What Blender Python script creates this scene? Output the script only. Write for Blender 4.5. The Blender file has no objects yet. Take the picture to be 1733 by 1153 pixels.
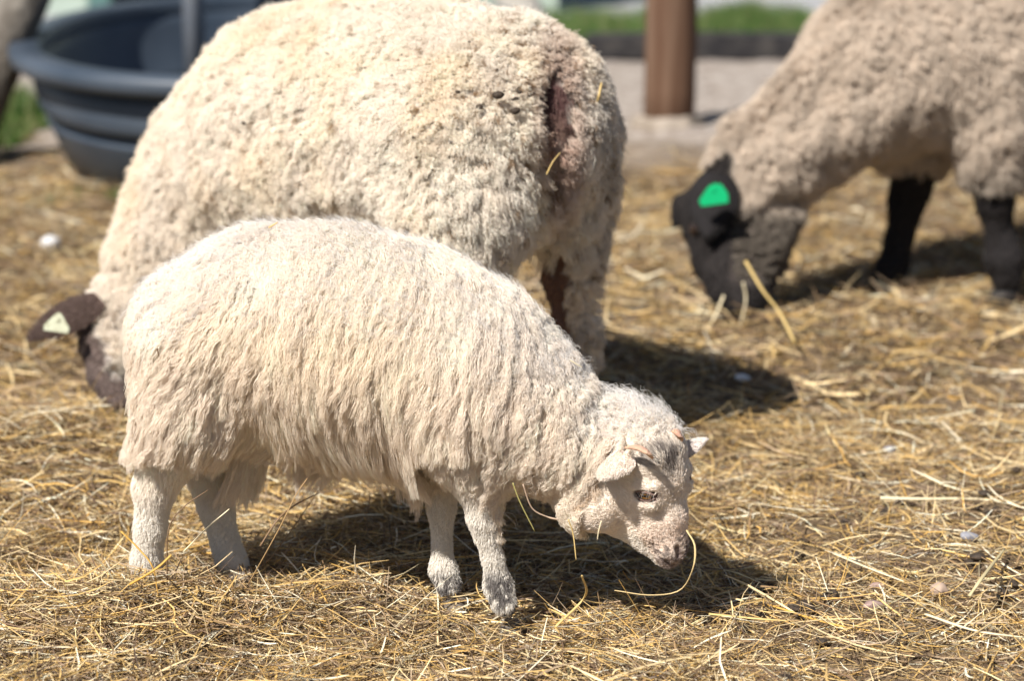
import bpy, bmesh, math, random
import numpy as np
from mathutils import Vector, noise, Matrix

# ------------------------------------------------------------------ camera, light
PITCH = math.radians(14.2); FPX = 1733*85/36.0; CH = 1.17
sc = bpy.context.scene
cam = bpy.data.objects.new('camera', bpy.data.cameras.new('camera'))
sc.collection.objects.link(cam); sc.camera = cam
cam.location = (0, 0, CH); cam.rotation_euler = (math.pi/2-PITCH, 0, 0)
cam.data.lens = 85; cam.data.sensor_width = 36; cam.data.clip_end = 500; cam.data.clip_start = .1
cam.data.dof.use_dof = True; cam.data.dof.focus_distance = 3.25; cam.data.dof.aperture_fstop = 3.0
LDIR = Vector((.58, .68, -1.0)).normalized()          # the way the sunlight travels
EL = math.asin(-LDIR.z); AZ = math.atan2(-LDIR.x, -LDIR.y)
w = bpy.data.worlds.new('World'); sc.world = w; w.use_nodes = True
nt = w.node_tree; bg = nt.nodes['Background']
sky = nt.nodes.new('ShaderNodeTexSky'); sky.sky_type = 'NISHITA'; sky.sun_disc = False
sky.sun_elevation = EL; sky.sun_rotation = AZ
nt.links.new(sky.outputs[0], bg.inputs[0]); bg.inputs[1].default_value = .05
sl = bpy.data.lights.new('sun', 'SUN'); sl.energy = 5.0; sl.angle = math.radians(.55); sl.color = (1, .95, .875)
so = bpy.data.objects.new('sun', sl); sc.collection.objects.link(so)
so.rotation_euler = LDIR.to_track_quat('-Z', 'Y').to_euler()
sc.view_settings.view_transform = 'Standard'; sc.view_settings.look = 'None'
sc.view_settings.exposure = .54; sc.view_settings.gamma = 1
sc.render.engine = 'CYCLES'
sc.cycles.max_bounces = 6; sc.cycles.diffuse_bounces = 4; sc.cycles.transparent_max_bounces = 4
sc.cycles.use_denoising = True
try: sc.cycles_curves.shape = 'RIBBONS'; sc.cycles_curves.subdivisions = 2
except Exception: pass

rng = np.random.default_rng(7); random.seed(7)
cP, sP = math.cos(PITCH), math.sin(PITCH)
def ray(px, py):
    a = (px-866.5)/FPX; b = (576.5-py)/FPX
    return np.array([a, cP+b*sP, -sP+b*cP])
def W(px, py, Y):                       # point on the plane at distance Y
    r = ray(px, py); return np.array([0, 0, CH])+r*(Y/r[1])
def G(px, py, z=0.):
    r = ray(px, py); return np.array([0, 0, CH])+r*((z-CH)/r[2])
def dep(p): return p[1]*cP+(CH-p[2])*sP
def proj(P):
    d = P[:, 1]*cP+(CH-P[:, 2])*sP; u = P[:, 1]*sP-(CH-P[:, 2])*cP
    return 866.5+FPX*P[:, 0]/d, 576.5-FPX*u/d

# ------------------------------------------------------------------ materials
def mat(name, col=(.5, .5, .5), rough=.8, attr=None, spec=.3, noise_s=None, noise_c=None, bump=None, metal=0, detail=6, mixf=(.35, .65), sss=0, trans=0):
    m = bpy.data.materials.new(name); m.use_nodes = True; n = m.node_tree; b = n.nodes['Principled BSDF']
    b.inputs['Base Color'].default_value = (*col, 1); b.inputs['Roughness'].default_value = rough
    b.inputs['Specular IOR Level'].default_value = spec; b.inputs['Metallic'].default_value = metal
    src = None
    if attr:
        a = n.nodes.new('ShaderNodeAttribute'); a.attribute_name = attr; src = a.outputs['Color']
        n.links.new(src, b.inputs['Base Color'])
    tc = n.nodes.new('ShaderNodeTexCoord')
    if noise_s:
        t = n.nodes.new('ShaderNodeTexNoise'); t.inputs['Scale'].default_value = noise_s; t.inputs['Detail'].default_value = detail
        n.links.new(tc.outputs['Object'], t.inputs['Vector'])
        mr = n.nodes.new('ShaderNodeMapRange'); mr.inputs[1].default_value, mr.inputs[2].default_value = mixf
        n.links.new(t.outputs['Fac'], mr.inputs[0])
        mx = n.nodes.new('ShaderNodeMix'); mx.data_type = 'RGBA'
        n.links.new(mr.outputs[0], mx.inputs['Factor'])
        if src: n.links.new(src, mx.inputs['A'])
        else: mx.inputs['A'].default_value = (*col, 1)
        mx.inputs['B'].default_value = (*noise_c, 1)
        n.links.new(mx.outputs['Result'], b.inputs['Base Color'])
    if bump:
        t = n.nodes.new('ShaderNodeTexNoise'); t.inputs['Scale'].default_value = bump[0]; t.inputs['Detail'].default_value = 8
        n.links.new(tc.outputs['Object'], t.inputs['Vector'])
        bp = n.nodes.new('ShaderNodeBump'); bp.inputs['Strength'].default_value = bump[1]; bp.inputs['Distance'].default_value = bump[2]
        n.links.new(t.outputs['Fac'], bp.inputs['Height']); n.links.new(bp.outputs[0], b.inputs['Normal'])
    if trans:
        tr = n.nodes.new('ShaderNodeBsdfTranslucent'); mxs = n.nodes.new('ShaderNodeMixShader'); mxs.inputs[0].default_value = trans
        if src: n.links.new(src, tr.inputs[0])
        else: tr.inputs[0].default_value = (*col, 1)
        n.links.new(b.outputs[0], mxs.inputs[1]); n.links.new(tr.outputs[0], mxs.inputs[2])
        n.links.new(mxs.outputs[0], n.nodes['Material Output'].inputs[0])
    return m
M_WOOL = mat('wool', attr='tint', rough=.9, spec=.12, trans=.25)
M_FUR = mat('short_fur', attr='tint', rough=.75, spec=.25)
M_SKIN = mat('skin', attr='tint', rough=.85, spec=.2, bump=(260, .6, .003))
M_STRAW = mat('straw', attr='tint', rough=.55, spec=.35)
M_EYE = mat('eye', attr='tint', rough=.05, spec=.7)
M_HOOF = mat('hoof', (.08, .065, .055), .6, noise_s=60, noise_c=(.2, .17, .14))
M_HORN = mat('horn_bud', (.52, .30, .22), .7, noise_s=90, noise_c=(.62, .42, .28), bump=(150, .8, .004))
M_DUNG = mat('dung', (.03, .022, .016), .7, noise_s=200, noise_c=(.07, .05, .035), bump=(300, .5, .003))

# ------------------------------------------------------------------ objects
def link(o, parent=None):
    sc.collection.objects.link(o)
    if parent is not None: o.parent = parent; o.matrix_parent_inverse = Matrix.Translation(-Vector(parent.location))
    return o
def tag(o, label, cat, group=None, kind=None):
    if label: o['label'] = label
    if cat: o['category'] = cat
    if group: o['group'] = group
    if kind: o['kind'] = kind
    return o
def empty(name, loc, label, cat, group=None):
    o = bpy.data.objects.new(name, None); o.location = Vector(loc); o.empty_display_size = .05
    link(o); return tag(o, label, cat, group)
def pymesh(name, V, F, m, parent=None, col=None, smooth=True, loc=None):
    me = bpy.data.meshes.new(name); V = np.asarray(V, float)
    if loc is not None: V = V-np.asarray(loc)
    F = np.asarray(F) if not isinstance(F, list) else F
    if isinstance(F, np.ndarray):
        k = F.shape[1]
        me.vertices.add(len(V)); me.vertices.foreach_set('co', V.ravel())
        me.loops.add(F.size); me.loops.foreach_set('vertex_index', F.ravel().astype(np.int32))
        me.polygons.add(len(F)); me.polygons.foreach_set('loop_start', np.arange(0, F.size, k, dtype=np.int32))
        me.update(calc_edges=True)
    else: me.from_pydata(V.tolist(), [], F)
    me.polygons.foreach_set('use_smooth', [smooth]*len(me.polygons))
    if col is not None: setcol(me, col)
    me.materials.append(m); me.validate(); me.update()
    o = bpy.data.objects.new(name, me)
    if loc is not None: o.location = Vector(loc)
    return link(o, parent)
def setcol(me, col):
    a = me.attributes.new('tint', 'FLOAT_COLOR', 'POINT')
    c = np.ones((len(me.vertices), 4), np.float32); c[:, :3] = col; a.data.foreach_set('color', c.ravel())
def tube(pts, rad, nseg=8, cap=True, flat=None):
    pts = np.asarray(pts, float); n = len(pts); rad = np.broadcast_to(rad, (n,))
    T = np.gradient(pts, axis=0); T /= np.linalg.norm(T, axis=1)[:, None]+1e-9
    up = np.array([0, 0, 1.]) if abs(T[0, 2]) < .9 else np.array([1., 0, 0])
    V = []; F = []
    for i in range(n):
        s = np.cross(T[i], up); s /= np.linalg.norm(s)+1e-9; u = np.cross(s, T[i])
        for k in range(nseg):
            a = 2*math.pi*k/nseg
            V.append(pts[i]+rad[i]*(math.cos(a)*s+math.sin(a)*u*(flat or 1)))
    for i in range(n-1):
        for k in range(nseg):
            F.append([i*nseg+k, i*nseg+(k+1) % nseg, (i+1)*nseg+(k+1) % nseg, (i+1)*nseg+k])
    if cap: F.append(list(range(nseg))[::-1]); F.append([(n-1)*nseg+k for k in range(nseg)])
    return np.array(V), F
def spline(P, n=20):
    P = np.asarray(P, float); m = len(P); out = []
    Q = np.vstack([2*P[0]-P[1], P, 2*P[-1]-P[-2]])
    for s in np.linspace(0, m-1-1e-6, n):
        i = int(s); t = s-i; a, b, c, d = Q[i:i+4]
        out.append(.5*((2*b)+(-a+c)*t+(2*a-5*b+4*c-d)*t*t+(-a+3*b-3*c+d)*t**3))
    return np.array(out)
def boxes_mesh(bxs, bev=.01):
    bm = bmesh.new()
    for (x0, y0, z0, x1, y1, z1) in bxs:
        r = bmesh.ops.create_cube(bm, size=1)
        for v in r['verts']:
            v.co = Vector(((x0+x1)/2+v.co.x*(x1-x0), (y0+y1)/2+v.co.y*(y1-y0), (z0+z1)/2+v.co.z*(z1-z0)))
    if bev: bmesh.ops.bevel(bm, geom=bm.edges[:], offset=bev, segments=2, affect='EDGES')
    return bm
def bmobj(name, bm, m, parent=None, smooth=False):
    me = bpy.data.meshes.new(name); bm.to_mesh(me); bm.free(); me.materials.append(m)
    me.polygons.foreach_set('use_smooth', [smooth]*len(me.polygons))
    return link(bpy.data.objects.new(name, me), parent)

# ------------------------------------------------------------------ smooth-union bodies
class Body:
    def __init__(s, k=.012): s.A = []; s.B = []; s.ra = []; s.rb = []; s.k = k; s.cut = []
    def cone(s, a, b, ra, rb): s.A.append(a); s.B.append(b); s.ra.append(ra); s.rb.append(rb)
    def ball(s, a, r): s.cone(a, np.asarray(a)+1e-5, r, r)
    def px(s, *pts):                     # chain of (px, py, Y, r_px)
        q = []
        for (x, y, Y, r) in pts:
            p = W(x, y, Y); q.append((p, r*dep(p)/FPX))
        for (a, ra), (b, rb) in zip(q, q[1:]): s.cone(a, b, ra, rb)
        if len(q) == 1: s.ball(*q[0])
    def f(s, P, grad=False):
        P = np.asarray(P, float); out = np.empty(len(P)); g = np.empty_like(P) if grad else None
        A = np.array(s.A); B = np.array(s.B); ra = np.array(s.ra); rb = np.array(s.rb); D = B-A; DD = (D*D).sum(1)
        for i in range(0, len(P), 40000):
            p = P[i:i+40000]; q = p[:, None]-A[None]
            t = np.clip((q*D).sum(2)/DD, 0, 1); v = q-t[..., None]*D; n = np.sqrt((v*v).sum(2))+1e-9
            d = n-(ra+(rb-ra)*t); m = d.min(1, keepdims=True); kk_ = s.k(p)[:, None] if callable(s.k) else s.k; e = np.exp(-(d-m)/kk_); S = e.sum(1)
            out[i:i+40000] = m[:, 0]-(kk_[:, 0] if callable(s.k) else s.k)*np.log(S)
            if grad:
                gg = ((e/S[:, None])[..., None]*v/n[..., None]).sum(1)
                gl = np.linalg.norm(gg, axis=1, keepdims=True)+1e-9; gg = gg/gl
            o = out[i:i+40000]
            for (a, b, r, kk) in s.cut:  # smooth subtraction of capsules
                ab = b-a; tt = np.clip(((p-a)@ab)/(ab@ab), 0, 1); vv = p-(a+tt[:, None]*ab); dn = np.linalg.norm(vv, axis=1)
                dc = -(dn-r); h = np.clip(.5+.5*(dc-o)/kk, 0, 1)
                out[i:i+40000] = o*(1-h)+dc*h+kk*h*(1-h); o = out[i:i+40000]
                if grad: gg = gg*(1-h)[:, None]-(vv/(dn[:, None]+1e-9))*h[:, None]
            if grad: g[i:i+40000] = gg
        return (out, g) if grad else out
    def mesh(s, h=.006, fine=None):
        A = np.array(s.A); B = np.array(s.B); r = np.maximum(s.ra, s.rb)[:, None]+.03
        lo = np.minimum(A-r, B-r).min(0); hi = np.maximum(A+r, B+r).max(0)
        n = np.ceil((hi-lo)/h).astype(int)+1
        # coarse pass to skip empty space
        c = 4; nc = np.ceil(n/c).astype(int)+1
        gx, gy, gz = np.meshgrid(*[np.arange(k) for k in nc], indexing='ij')
        dc = s.f(np.stack([gx, gy, gz], -1).reshape(-1, 3)*h*c+lo).reshape(nc)
        full = np.ones(nc*c, np.float32)
        full[:] = np.repeat(np.repeat(np.repeat(dc, c, 0), c, 1), c, 2)
        m = np.abs(full) < h*c*2.2
        idx = np.argwhere(m); full[m] = s.f(idx*h+lo)
        f = full; ins = f < 0
        cx = ins[:-1, :-1, :-1].astype(np.int8)
        cnt = sum(ins[a:ins.shape[0]-1+a, b:ins.shape[1]-1+b, d:ins.shape[2]-1+d].astype(np.int8) for a in (0, 1) for b in (0, 1) for d in (0, 1))
        act = (cnt > 0) & (cnt < 8); ci = np.argwhere(act); vid = -np.ones(act.shape, int); vid[act] = np.arange(len(ci))
        V = (ci+.5)*h+lo; F = []
        for ax in range(3):
            sh = [slice(1, -1)]*3; sh[ax] = slice(0, -1); s0 = ins[tuple(sh)]
            sh2 = list(sh); sh2[ax] = slice(1, None); s1 = ins[tuple(sh2)]
            e = np.argwhere(s0 != s1); flip = s0[s0 != s1]
            e = e+1; e[:, ax] -= 1
            u, v = [(1, 2), (2, 0), (0, 1)][ax]
            def at(du, dv):
                q = e.copy(); q[:, u] -= du; q[:, v] -= dv; return vid[q[:, 0], q[:, 1], q[:, 2]]
            a, b, c2, d = at(1, 1), at(0, 1), at(0, 0), at(1, 0)
            Q = np.stack([a, b, c2, d], 1); Q[~flip] = Q[~flip][:, ::-1]; F.append(Q)
        F = np.vstack(F); F = F[(F >= 0).all(1)]
        for _ in range(4):
            d, g = s.f(V, True); V = V-g*np.clip(d, -h, h)[:, None]
            # relax
            S = np.zeros_like(V); C = np.zeros(len(V))
            for k in range(4):
                np.add.at(S, F[:, k], V[F[:, (k+1) % 4]]); np.add.at(C, F[:, k], 1)
                np.add.at(S, F[:, k], V[F[:, k-1]]); np.add.at(C, F[:, k], 1)
            V = V*.5+.5*S/np.maximum(C, 1)[:, None]
        for _ in range(2):
            d, g = s.f(V, True); V = V-g*np.clip(d, -h, h)[:, None]
        if fine is not None:
            me = bpy.data.meshes.new('t'); me.from_pydata(V.tolist(), [], F.tolist()); bm = bmesh.new(); bm.from_mesh(me)
            ed = [e for e in bm.edges if fine(np.array(e.verts[0].co)) and fine(np.array(e.verts[1].co))]
            bmesh.ops.subdivide_edges(bm, edges=ed, cuts=1, use_grid_fill=True)
            bmesh.ops.triangulate(bm, faces=[q for q in bm.faces if len(q.verts) != 4])
            bm.to_mesh(me); V = np.array([v.co for v in bm.verts]); F = [[v.index for v in q.verts] for q in bm.faces]
            bm.free(); bpy.data.meshes.remove(me)
            for _ in range(4):
                d, g = s.f(V, True); V = V-g*np.clip(d, -h, h)[:, None]
        return V, F
def tris(F):
    T = []
    for q in F:
        q = list(q); T.append(q[:3])
        if len(q) == 4: T.append([q[0], q[2], q[3]])
    return np.array(T)
def roots_on(V, F, n, dens=None):
    T = F if (isinstance(F, np.ndarray) and F.shape[1] == 3) else tris(F)
    a, b, c = V[T[:, 0]], V[T[:, 1]], V[T[:, 2]]; cr = np.cross(b-a, c-a); ar = np.linalg.norm(cr, axis=1)
    wgt = ar*(dens((a+b+c)/3, cr/(ar[:, None]+1e-12)) if dens else 1); wgt = wgt/wgt.sum()
    i = rng.choice(len(T), n, p=wgt); u = np.sqrt(rng.random(n)); v = rng.random(n)
    return a[i]*(1-u)[:, None]+b[i]*(u*(1-v))[:, None]+c[i]*(u*v)[:, None]
def unit(v): return v/(np.linalg.norm(v, axis=-1, keepdims=True)+1e-9)
def sstep(x, a, b):
    t = np.clip((x-a)/(b-a), 0, 1); return t*t*(3-2*t)
def vnoise(P, s, seed=0):              # cheap smooth noise, -1..1
    P = P*s; o = np.zeros(len(P))
    r = np.random.default_rng(seed)
    for i in range(6):
        k = unit(r.normal(size=3))*(.7+.25*i); o += np.sin(P@k*2*math.pi+r.random()*6.28+1.3*np.sin(P@np.roll(k, 1)*4.1+r.random()*6))
    return o/6*1.7

def hairs(name, parent, pos, rad, tint, m):
    N, K, _ = pos.shape
    cd = bpy.data.hair_curves.new(name); cd.add_curves([K]*N)
    loc = np.array(parent.location)
    cd.attributes['position'].data.foreach_set('vector', (pos-loc).astype(np.float32).ravel())
    ra = cd.attributes.get('radius') or cd.attributes.new('radius', 'FLOAT', 'POINT')
    ra.data.foreach_set('value', rad.astype(np.float32).ravel())
    ca = cd.attributes.new('tint', 'FLOAT_COLOR', 'CURVE'); c = np.ones((N, 4), np.float32); c[:, :3] = tint
    ca.data.foreach_set('color', c.ravel())
    cd.materials.append(m); o = bpy.data.objects.new(name, cd); o.location = parent.location
    sc.collection.objects.link(o); o.parent = parent; o.matrix_parent_inverse = Matrix.Translation(-Vector(parent.location))
    return o
def locks(body, R, comb, L, thick, spread, nh, tipf, wamp, wn, lift, rad, tint, K=7, jit=.0015, grav=.25, fly=.04, free=0.):
    """R root points, comb/L/... per lock -> positions (M*nh,K,3), radii, tints"""
    Mn = len(R); ones = np.ones(Mn)
    L = L*ones; thick = thick*ones; spread = spread*ones; tipf = tipf*ones; wamp = wamp*ones; wn = wn*ones; lift = lift*ones; rad = rad*ones
    _, N = body.f(R, True); h0 = body.f(R); N = unit(N)
    c = comb-(comb*N).sum(1)[:, None]*N; c = unit(c+1e-4)
    guide = np.empty((Mn, K, 3)); guide[:, 0] = R; d = unit(N*lift[:, None]+c*(1-lift)[:, None])
    gvec = np.array([0, 0, -1.])
    for k in range(1, K):
        t = k/(K-1)
        p = guide[:, k-1]+d*(L/(K-1))[:, None]
        h, g = body.f(p, True); g = unit(g)
        need = np.maximum(0, h0+thick*min(1, t*1.6)*1.0-h)
        over = np.maximum(0, h-(h0+thick*1.25))*.5*(1-free)
        p = p+g*(need-over)[:, None]*.8; guide[:, k] = p
        ct = comb-(comb*g).sum(1)[:, None]*g
        d = unit(d*.6+unit(ct)*((1-lift)*.5)[:, None]+gvec*grav*.4)
    s1 = unit(np.cross(N, c)); s2 = unit(np.cross(s1, c)+1e-6)
    T = np.linspace(0, 1, K)
    P = np.repeat(guide, nh, 0); S1 = np.repeat(s1, nh, 0); Nn = np.repeat(N, nh, 0); cc = np.repeat(c, nh, 0)
    n2 = len(P); rep = lambda x: np.repeat(x, nh, 0)
    ang = rng.random(n2)*6.283; rr = np.sqrt(rng.random(n2))*rep(spread)
    o = (np.cos(ang)*rr)[:, None]*S1+(np.sin(ang)*rr)[:, None]*cc      # root disc
    o2 = (np.cos(ang)*rr)[:, None]*S1+(np.sin(ang)*rr*.7)[:, None]*Nn    # profile across lock
    tip = rep(tipf)
    ph = rep(rng.random(Mn)*6.283)+rng.normal(0, .35, n2); flyaway = rng.random(n2) < fly
    tip = np.where(flyaway, 1.6, tip)
    j = rng.normal(0, 1, (n2, 3))*jit; j2 = rng.normal(0, 1, (n2, 3))*jit
    for k in range(K):
        t = T[k]; a = sstep(t, 0, .35); f = 1-(1-tip)*t**1.6
        P[:, k] += o*(1-a)+o2*(a*f)[:, None]
        wv = rep(wamp)*min(1, t*2.5)
        P[:, k] += S1*(wv*np.sin(ph+rep(wn)*t*6.283))[:, None]+Nn*(wv*.6*np.cos(ph*1.3+rep(wn)*t*6.283))[:, None]
        P[:, k] += j*t+j2*math.sin(t*9)*.5
    # length variation: resample by scaling toward the root along t
    rd = np.repeat(rad, nh, 0)[:, None]*(1-.65*T[None]**2)
    tn = rep(tint)*(1+rng.normal(0, .05, n2))[:, None]
    return P, rd, np.clip(tn, 0, .95)

# ------------------------------------------------------------------ ground
def hgt(x, y):
    x = np.asarray(x, float); y = np.asarray(y, float)
    h = .012*np.sin(x*3.1+y*1.7)+.009*np.sin(x*7.3-y*4.9+1)+.006*np.sin(x*13+y*15)+.004*np.sin(x*29-y*23)
    far = sstep(y, 6.6, 8.0); h = h*(1-far*.7)
    g = G(260, 1040); h += .035*np.exp(-(((x-g[0])/.22)**2+((y-g[1])/.10)**2))
    g = G(60, 760); h += .05*np.exp(-(((x-g[0])/.35)**2+((y-g[1])/.22)**2))
    g = G(1300, 560); h += .012*np.exp(-(((x-g[0])/.45)**2+((y-g[1])/.2)**2))
    g = G(1130, 930); h -= .02*np.exp(-(((x-g[0])/.35)**2+((y-g[1])/.25)**2))
    return h-.012
def axis(lo, hi, h, far):
    a = list(np.arange(lo, hi, h)); s = h
    b = []; q = a[-1]
    while q < far: s *= 1.35; q += s; b.append(q)
    c = []; q = a[0]; s = h
    while q > -far: s *= 1.35; q -= s; c.append(q)
    return np.array(c[::-1]+a+b)
xs = axis(-2.2, 2.2, .02, 150); ys = axis(2.2, 8, .02, 150)
X, Y = np.meshgrid(xs, ys, indexing='ij'); Z = hgt(X, Y)
Z += .004*vnoise(np.stack([X.ravel(), Y.ravel(), Z.ravel()*0], 1), 9, 3).reshape(Z.shape)
nx, ny = X.shape; I = np.arange(nx*ny).reshape(nx, ny)
F = np.stack([I[:-1, :-1], I[1:, :-1], I[1:, 1:], I[:-1, 1:]], -1).reshape(-1, 4)
mg = bpy.data.materials.new('ground'); mg.use_nodes = True; n = mg.node_tree; b = n.nodes['Principled BSDF']; b.inputs['Roughness'].default_value = .95; b.inputs['Specular IOR Level'].default_value = .1
tc = n.nodes.new('ShaderNodeTexCoord')
def nz(scale, det=8, ro=.6):
    t = n.nodes.new('ShaderNodeTexNoise'); t.inputs['Scale'].default_value = scale; t.inputs['Detail'].default_value = det; t.inputs['Roughness'].default_value = ro
    n.links.new(tc.outputs['Object'], t.inputs['Vector']); return t.outputs['Fac']
def ramp(src, stops):
    r = n.nodes.new('ShaderNodeValToRGB'); n.links.new(src, r.inputs[0]); e = r.color_ramp.elements
    while len(e) < len(stops): e.new(.5)
    for q, (p, c) in zip(e, stops): q.position = p; q.color = (*c, 1)
    return r.outputs[0]
def mix(f, a, b2):
    m = n.nodes.new('ShaderNodeMix'); m.data_type = 'RGBA'; n.links.new(f, m.inputs['Factor']); n.links.new(a, m.inputs['A']); n.links.new(b2, m.inputs['B']); return m.outputs['Result']
def mrange(src, a, b2):
    m = n.nodes.new('ShaderNodeMapRange'); m.inputs[1].default_value = a; m.inputs[2].default_value = b2; n.links.new(src, m.inputs[0]); return m.outputs[0]
soil = ramp(nz(60), [(.3, (.045, .03, .02)), (.5, (.12, .083, .05)), (.68, (.30, .22, .13))])
soil2 = ramp(nz(4), [(.35, (.10, .07, .045)), (.65, (.27, .20, .125))])
soilm = mix(mrange(nz(180), .4, .6), soil, soil2)
grav = ramp(nz(26, 10, .7), [(.3, (.17, .135, .115)), (.5, (.33, .285, .25)), (.7, (.50, .455, .42))])
road = ramp(nz(18, 10, .7), [(.3, (.30, .30, .31)), (.7, (.42, .42, .44))])
sp = n.nodes.new('ShaderNodeSeparateXYZ'); n.links.new(tc.outputs['Object'], sp.inputs[0])
ad = n.nodes.new('ShaderNodeMath'); ad.operation = 'MULTIPLY_ADD'; n.links.new(nz(1.6, 4), ad.inputs[0]); ad.inputs[1].default_value = 1.6; n.links.new(sp.outputs['Y'], ad.inputs[2])
c1 = mix(mrange(ad.outputs[0], 7.2, 8.1), soilm, grav); c2 = mix(mrange(ad.outputs[0], 10.6, 11.2), c1, road)
n.links.new(c2, b.inputs['Base Color'])
bp = n.nodes.new('ShaderNodeBump'); bp.inputs['Strength'].default_value = .8; bp.inputs['Distance'].default_value = .006; n.links.new(nz(90), bp.inputs['Height']); n.links.new(bp.outputs[0], b.inputs['Normal'])
go = pymesh('ground', np.stack([X.ravel(), Y.ravel(), Z.ravel()], 1), F, mg); go['kind'] = 'structure'

# ------------------------------------------------------------------ loose hay (uncountable)
PAL = np.array([(.60, .41, .16), (.74, .58, .33), (.32, .21, .11), (.17, .11, .07), (.60, .37, .11), (.84, .76, .58), (.40, .34, .21), (.44, .33, .22)])
def straw_mesh(name, N, region, lmin, lmax, wmin, wmax, K, tilt, zmax, pw, m=M_STRAW, up=0, dark=1.):
    x0, x1, y0, y1 = region; R = rng
    x = R.random(N*2)*(x1-x0)+x0; y = R.random(N*2)*(y1-y0)+y0
    # bare patch to the right of the lamb, thicker hay on the left
    bare = sstep(x, .15, .6)*(1-sstep(y, 3.3, 4.6))*.62
    P3 = np.stack([x, y, 0*x], 1)
    keep = R.random(N*2) < (1-bare)*(.45+.55*sstep(vnoise(P3, 2.2, 11), -.5, .2))*(1-sstep(y+.35*vnoise(P3, .9, 5), 5.9, 6.9))
    x, y, bare = x[keep][:N], y[keep][:N], bare[keep][:N]; N = len(x)
    L = lmin+(lmax-lmin)*R.random(N)**2.2; wd = (wmin+(wmax-wmin)*R.random(N)**2)*.5
    az = R.random(N)*6.283; el = R.normal(0, tilt, N)
    if up: el = np.abs(el)+up
    zb = hgt(x, y)+.002+R.random(N)**1.6*zmax*(1-.6*np.clip(bare*2, 0, 1))
    T = np.stack([np.cos(az)*np.cos(el), np.sin(az)*np.cos(el), np.sin(el)], 1)
    S = np.stack([-np.sin(az), np.cos(az), 0*az], 1); rl = R.normal(0, .6, N); U = np.cross(T, S)*-1
    S = S*np.cos(rl)[:, None]+U*np.sin(rl)[:, None]; U = np.cross(S, T)
    bend = R.normal(0, .22, N)*(R.random(N) < .7); bend2 = R.normal(0, .12, N)
    V = np.empty((N, K+1, 3, 3)); C = np.empty((N, K+1, 3, 3))
    base = PAL[R.choice(len(PAL), N, p=pw)]*(.66+.52*R.random(N))[:, None]*dark
    kink = R.random(N); ka = R.normal(0, .5, N)*(R.random(N) < .3)
    for k in range(K+1):
        t = k/K-.5 if not up else k/K
        c = np.stack([x, y, zb], 1)+T*(L*t)[:, None]+S*(L*(bend*(t*t*2)+ka*np.maximum(0, k/K-kink)))[:, None]+U*(L*bend2*t*t*2)[:, None]
        gz = hgt(c[:, 0], c[:, 1])+.001; c[:, 2] = np.maximum(c[:, 2], gz)
        tp = 1-.5*abs(2*k/K-1)**3
        V[:, k, 0] = c-S*(wd*tp)[:, None]; V[:, k, 1] = c+U*(wd*.55*tp)[:, None]; V[:, k, 2] = c+S*(wd*tp)[:, None]
        C[:, k] = (base*(1+.12*R.normal(size=N))[:, None])[:, None]
    i0 = (np.arange(N)*(K+1)*3)[:, None, None]; kk = (np.arange(K)*3)[None, :, None]; jj = np.arange(2)[None, None]
    a = i0+kk+jj; Fq = np.stack([a, a+1, a+4, a+3], -1).reshape(-1, 4)
    o = pymesh(name, V.reshape(-1, 3), Fq, m, None, np.clip(C, .01, .9).reshape(-1, 3), smooth=False); o['kind'] = 'stuff'
    return o
Q = .7
p1 = np.array([.22, .20, .17, .13, .06, .08, .04, .10]); p1 /= p1.sum()
p2 = np.array([.15, .12, .25, .22, .03, .05, .04, .14]); p2 /= p2.sum()
o = straw_mesh('loose_hay', int(84000*Q), (-.95, 1.05, 2.45, 4.1), .015, .16, .0009, .0031, 4, .13, .03, p1); tag(o, 'trampled golden hay strewn around the lamb and the ewe', 'hay')
o = straw_mesh('hay_chaff', int(135000*Q), (-.95, 1.05, 2.45, 4.1), .004, .032, .0008, .0036, 1, .35, .022, p2); tag(o, 'short brown chaff and broken stalks among the near hay', 'chaff')
o = straw_mesh('standing_hay', int(2600*Q), (-.95, 1.05, 2.5, 4.3), .02, .08, .001, .003, 4, .25, .015, p1, up=.35); tag(o, 'bent stalks sticking up out of the near hay', 'hay')
o = straw_mesh('far_hay', int(60000*Q), (-1.6, 2.3, 4.1, 7.6), .02, .17, .002, .006, 2, .15, .03, p1*.6+p2*.4, dark=.92); tag(o, 'blurred yellow hay spread behind the ewe towards the tank', 'hay')
o = straw_mesh('far_chaff', int(30000*Q), (-1.6, 2.3, 4.1, 7.6), .008, .03, .002, .005, 1, .3, .015, p2); tag(o, 'blurred brown chaff in the hay behind the ewe', 'chaff')

# ------------------------------------------------------------------ the lamb
lamb = empty('lamb', G(560, 1000), 'small cream lamb with long shaggy fleece grazing beside the big ewe', 'lamb', None)
HO = W(1119, 750, 3.045)
B = Body(lambda p: .0035+.0095*sstep(p[:, 2], .14, .24)*sstep(np.linalg.norm(p-HO-np.array([.0, 0, -.06]), axis=1), .10, .20))
B.px((335, 560, 3.225, 92), (440, 548, 3.215, 132), (560, 570, 3.19, 158), (680, 594, 3.165, 150), (790, 626, 3.14, 124), (885, 692, 3.12, 100), (955, 757, 3.10, 76), (1030, 800, 3.09, 52))
B.px((330, 600, 3.17, 78), (320, 690, 3.16, 60), (288, 770, 3.165, 38), (262, 830, 3.17, 29), (254, 895, 3.175, 23), (248, 950, 3.18, 22), (248, 985, 3.18, 23))
B.px((360, 640, 3.27, 80), (365, 740, 3.28, 48), (352, 800, 3.28, 32), (366, 860, 3.275, 25), (383, 925, 3.27, 20), (392, 952, 3.265, 22), (402, 975, 3.26, 20))
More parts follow.
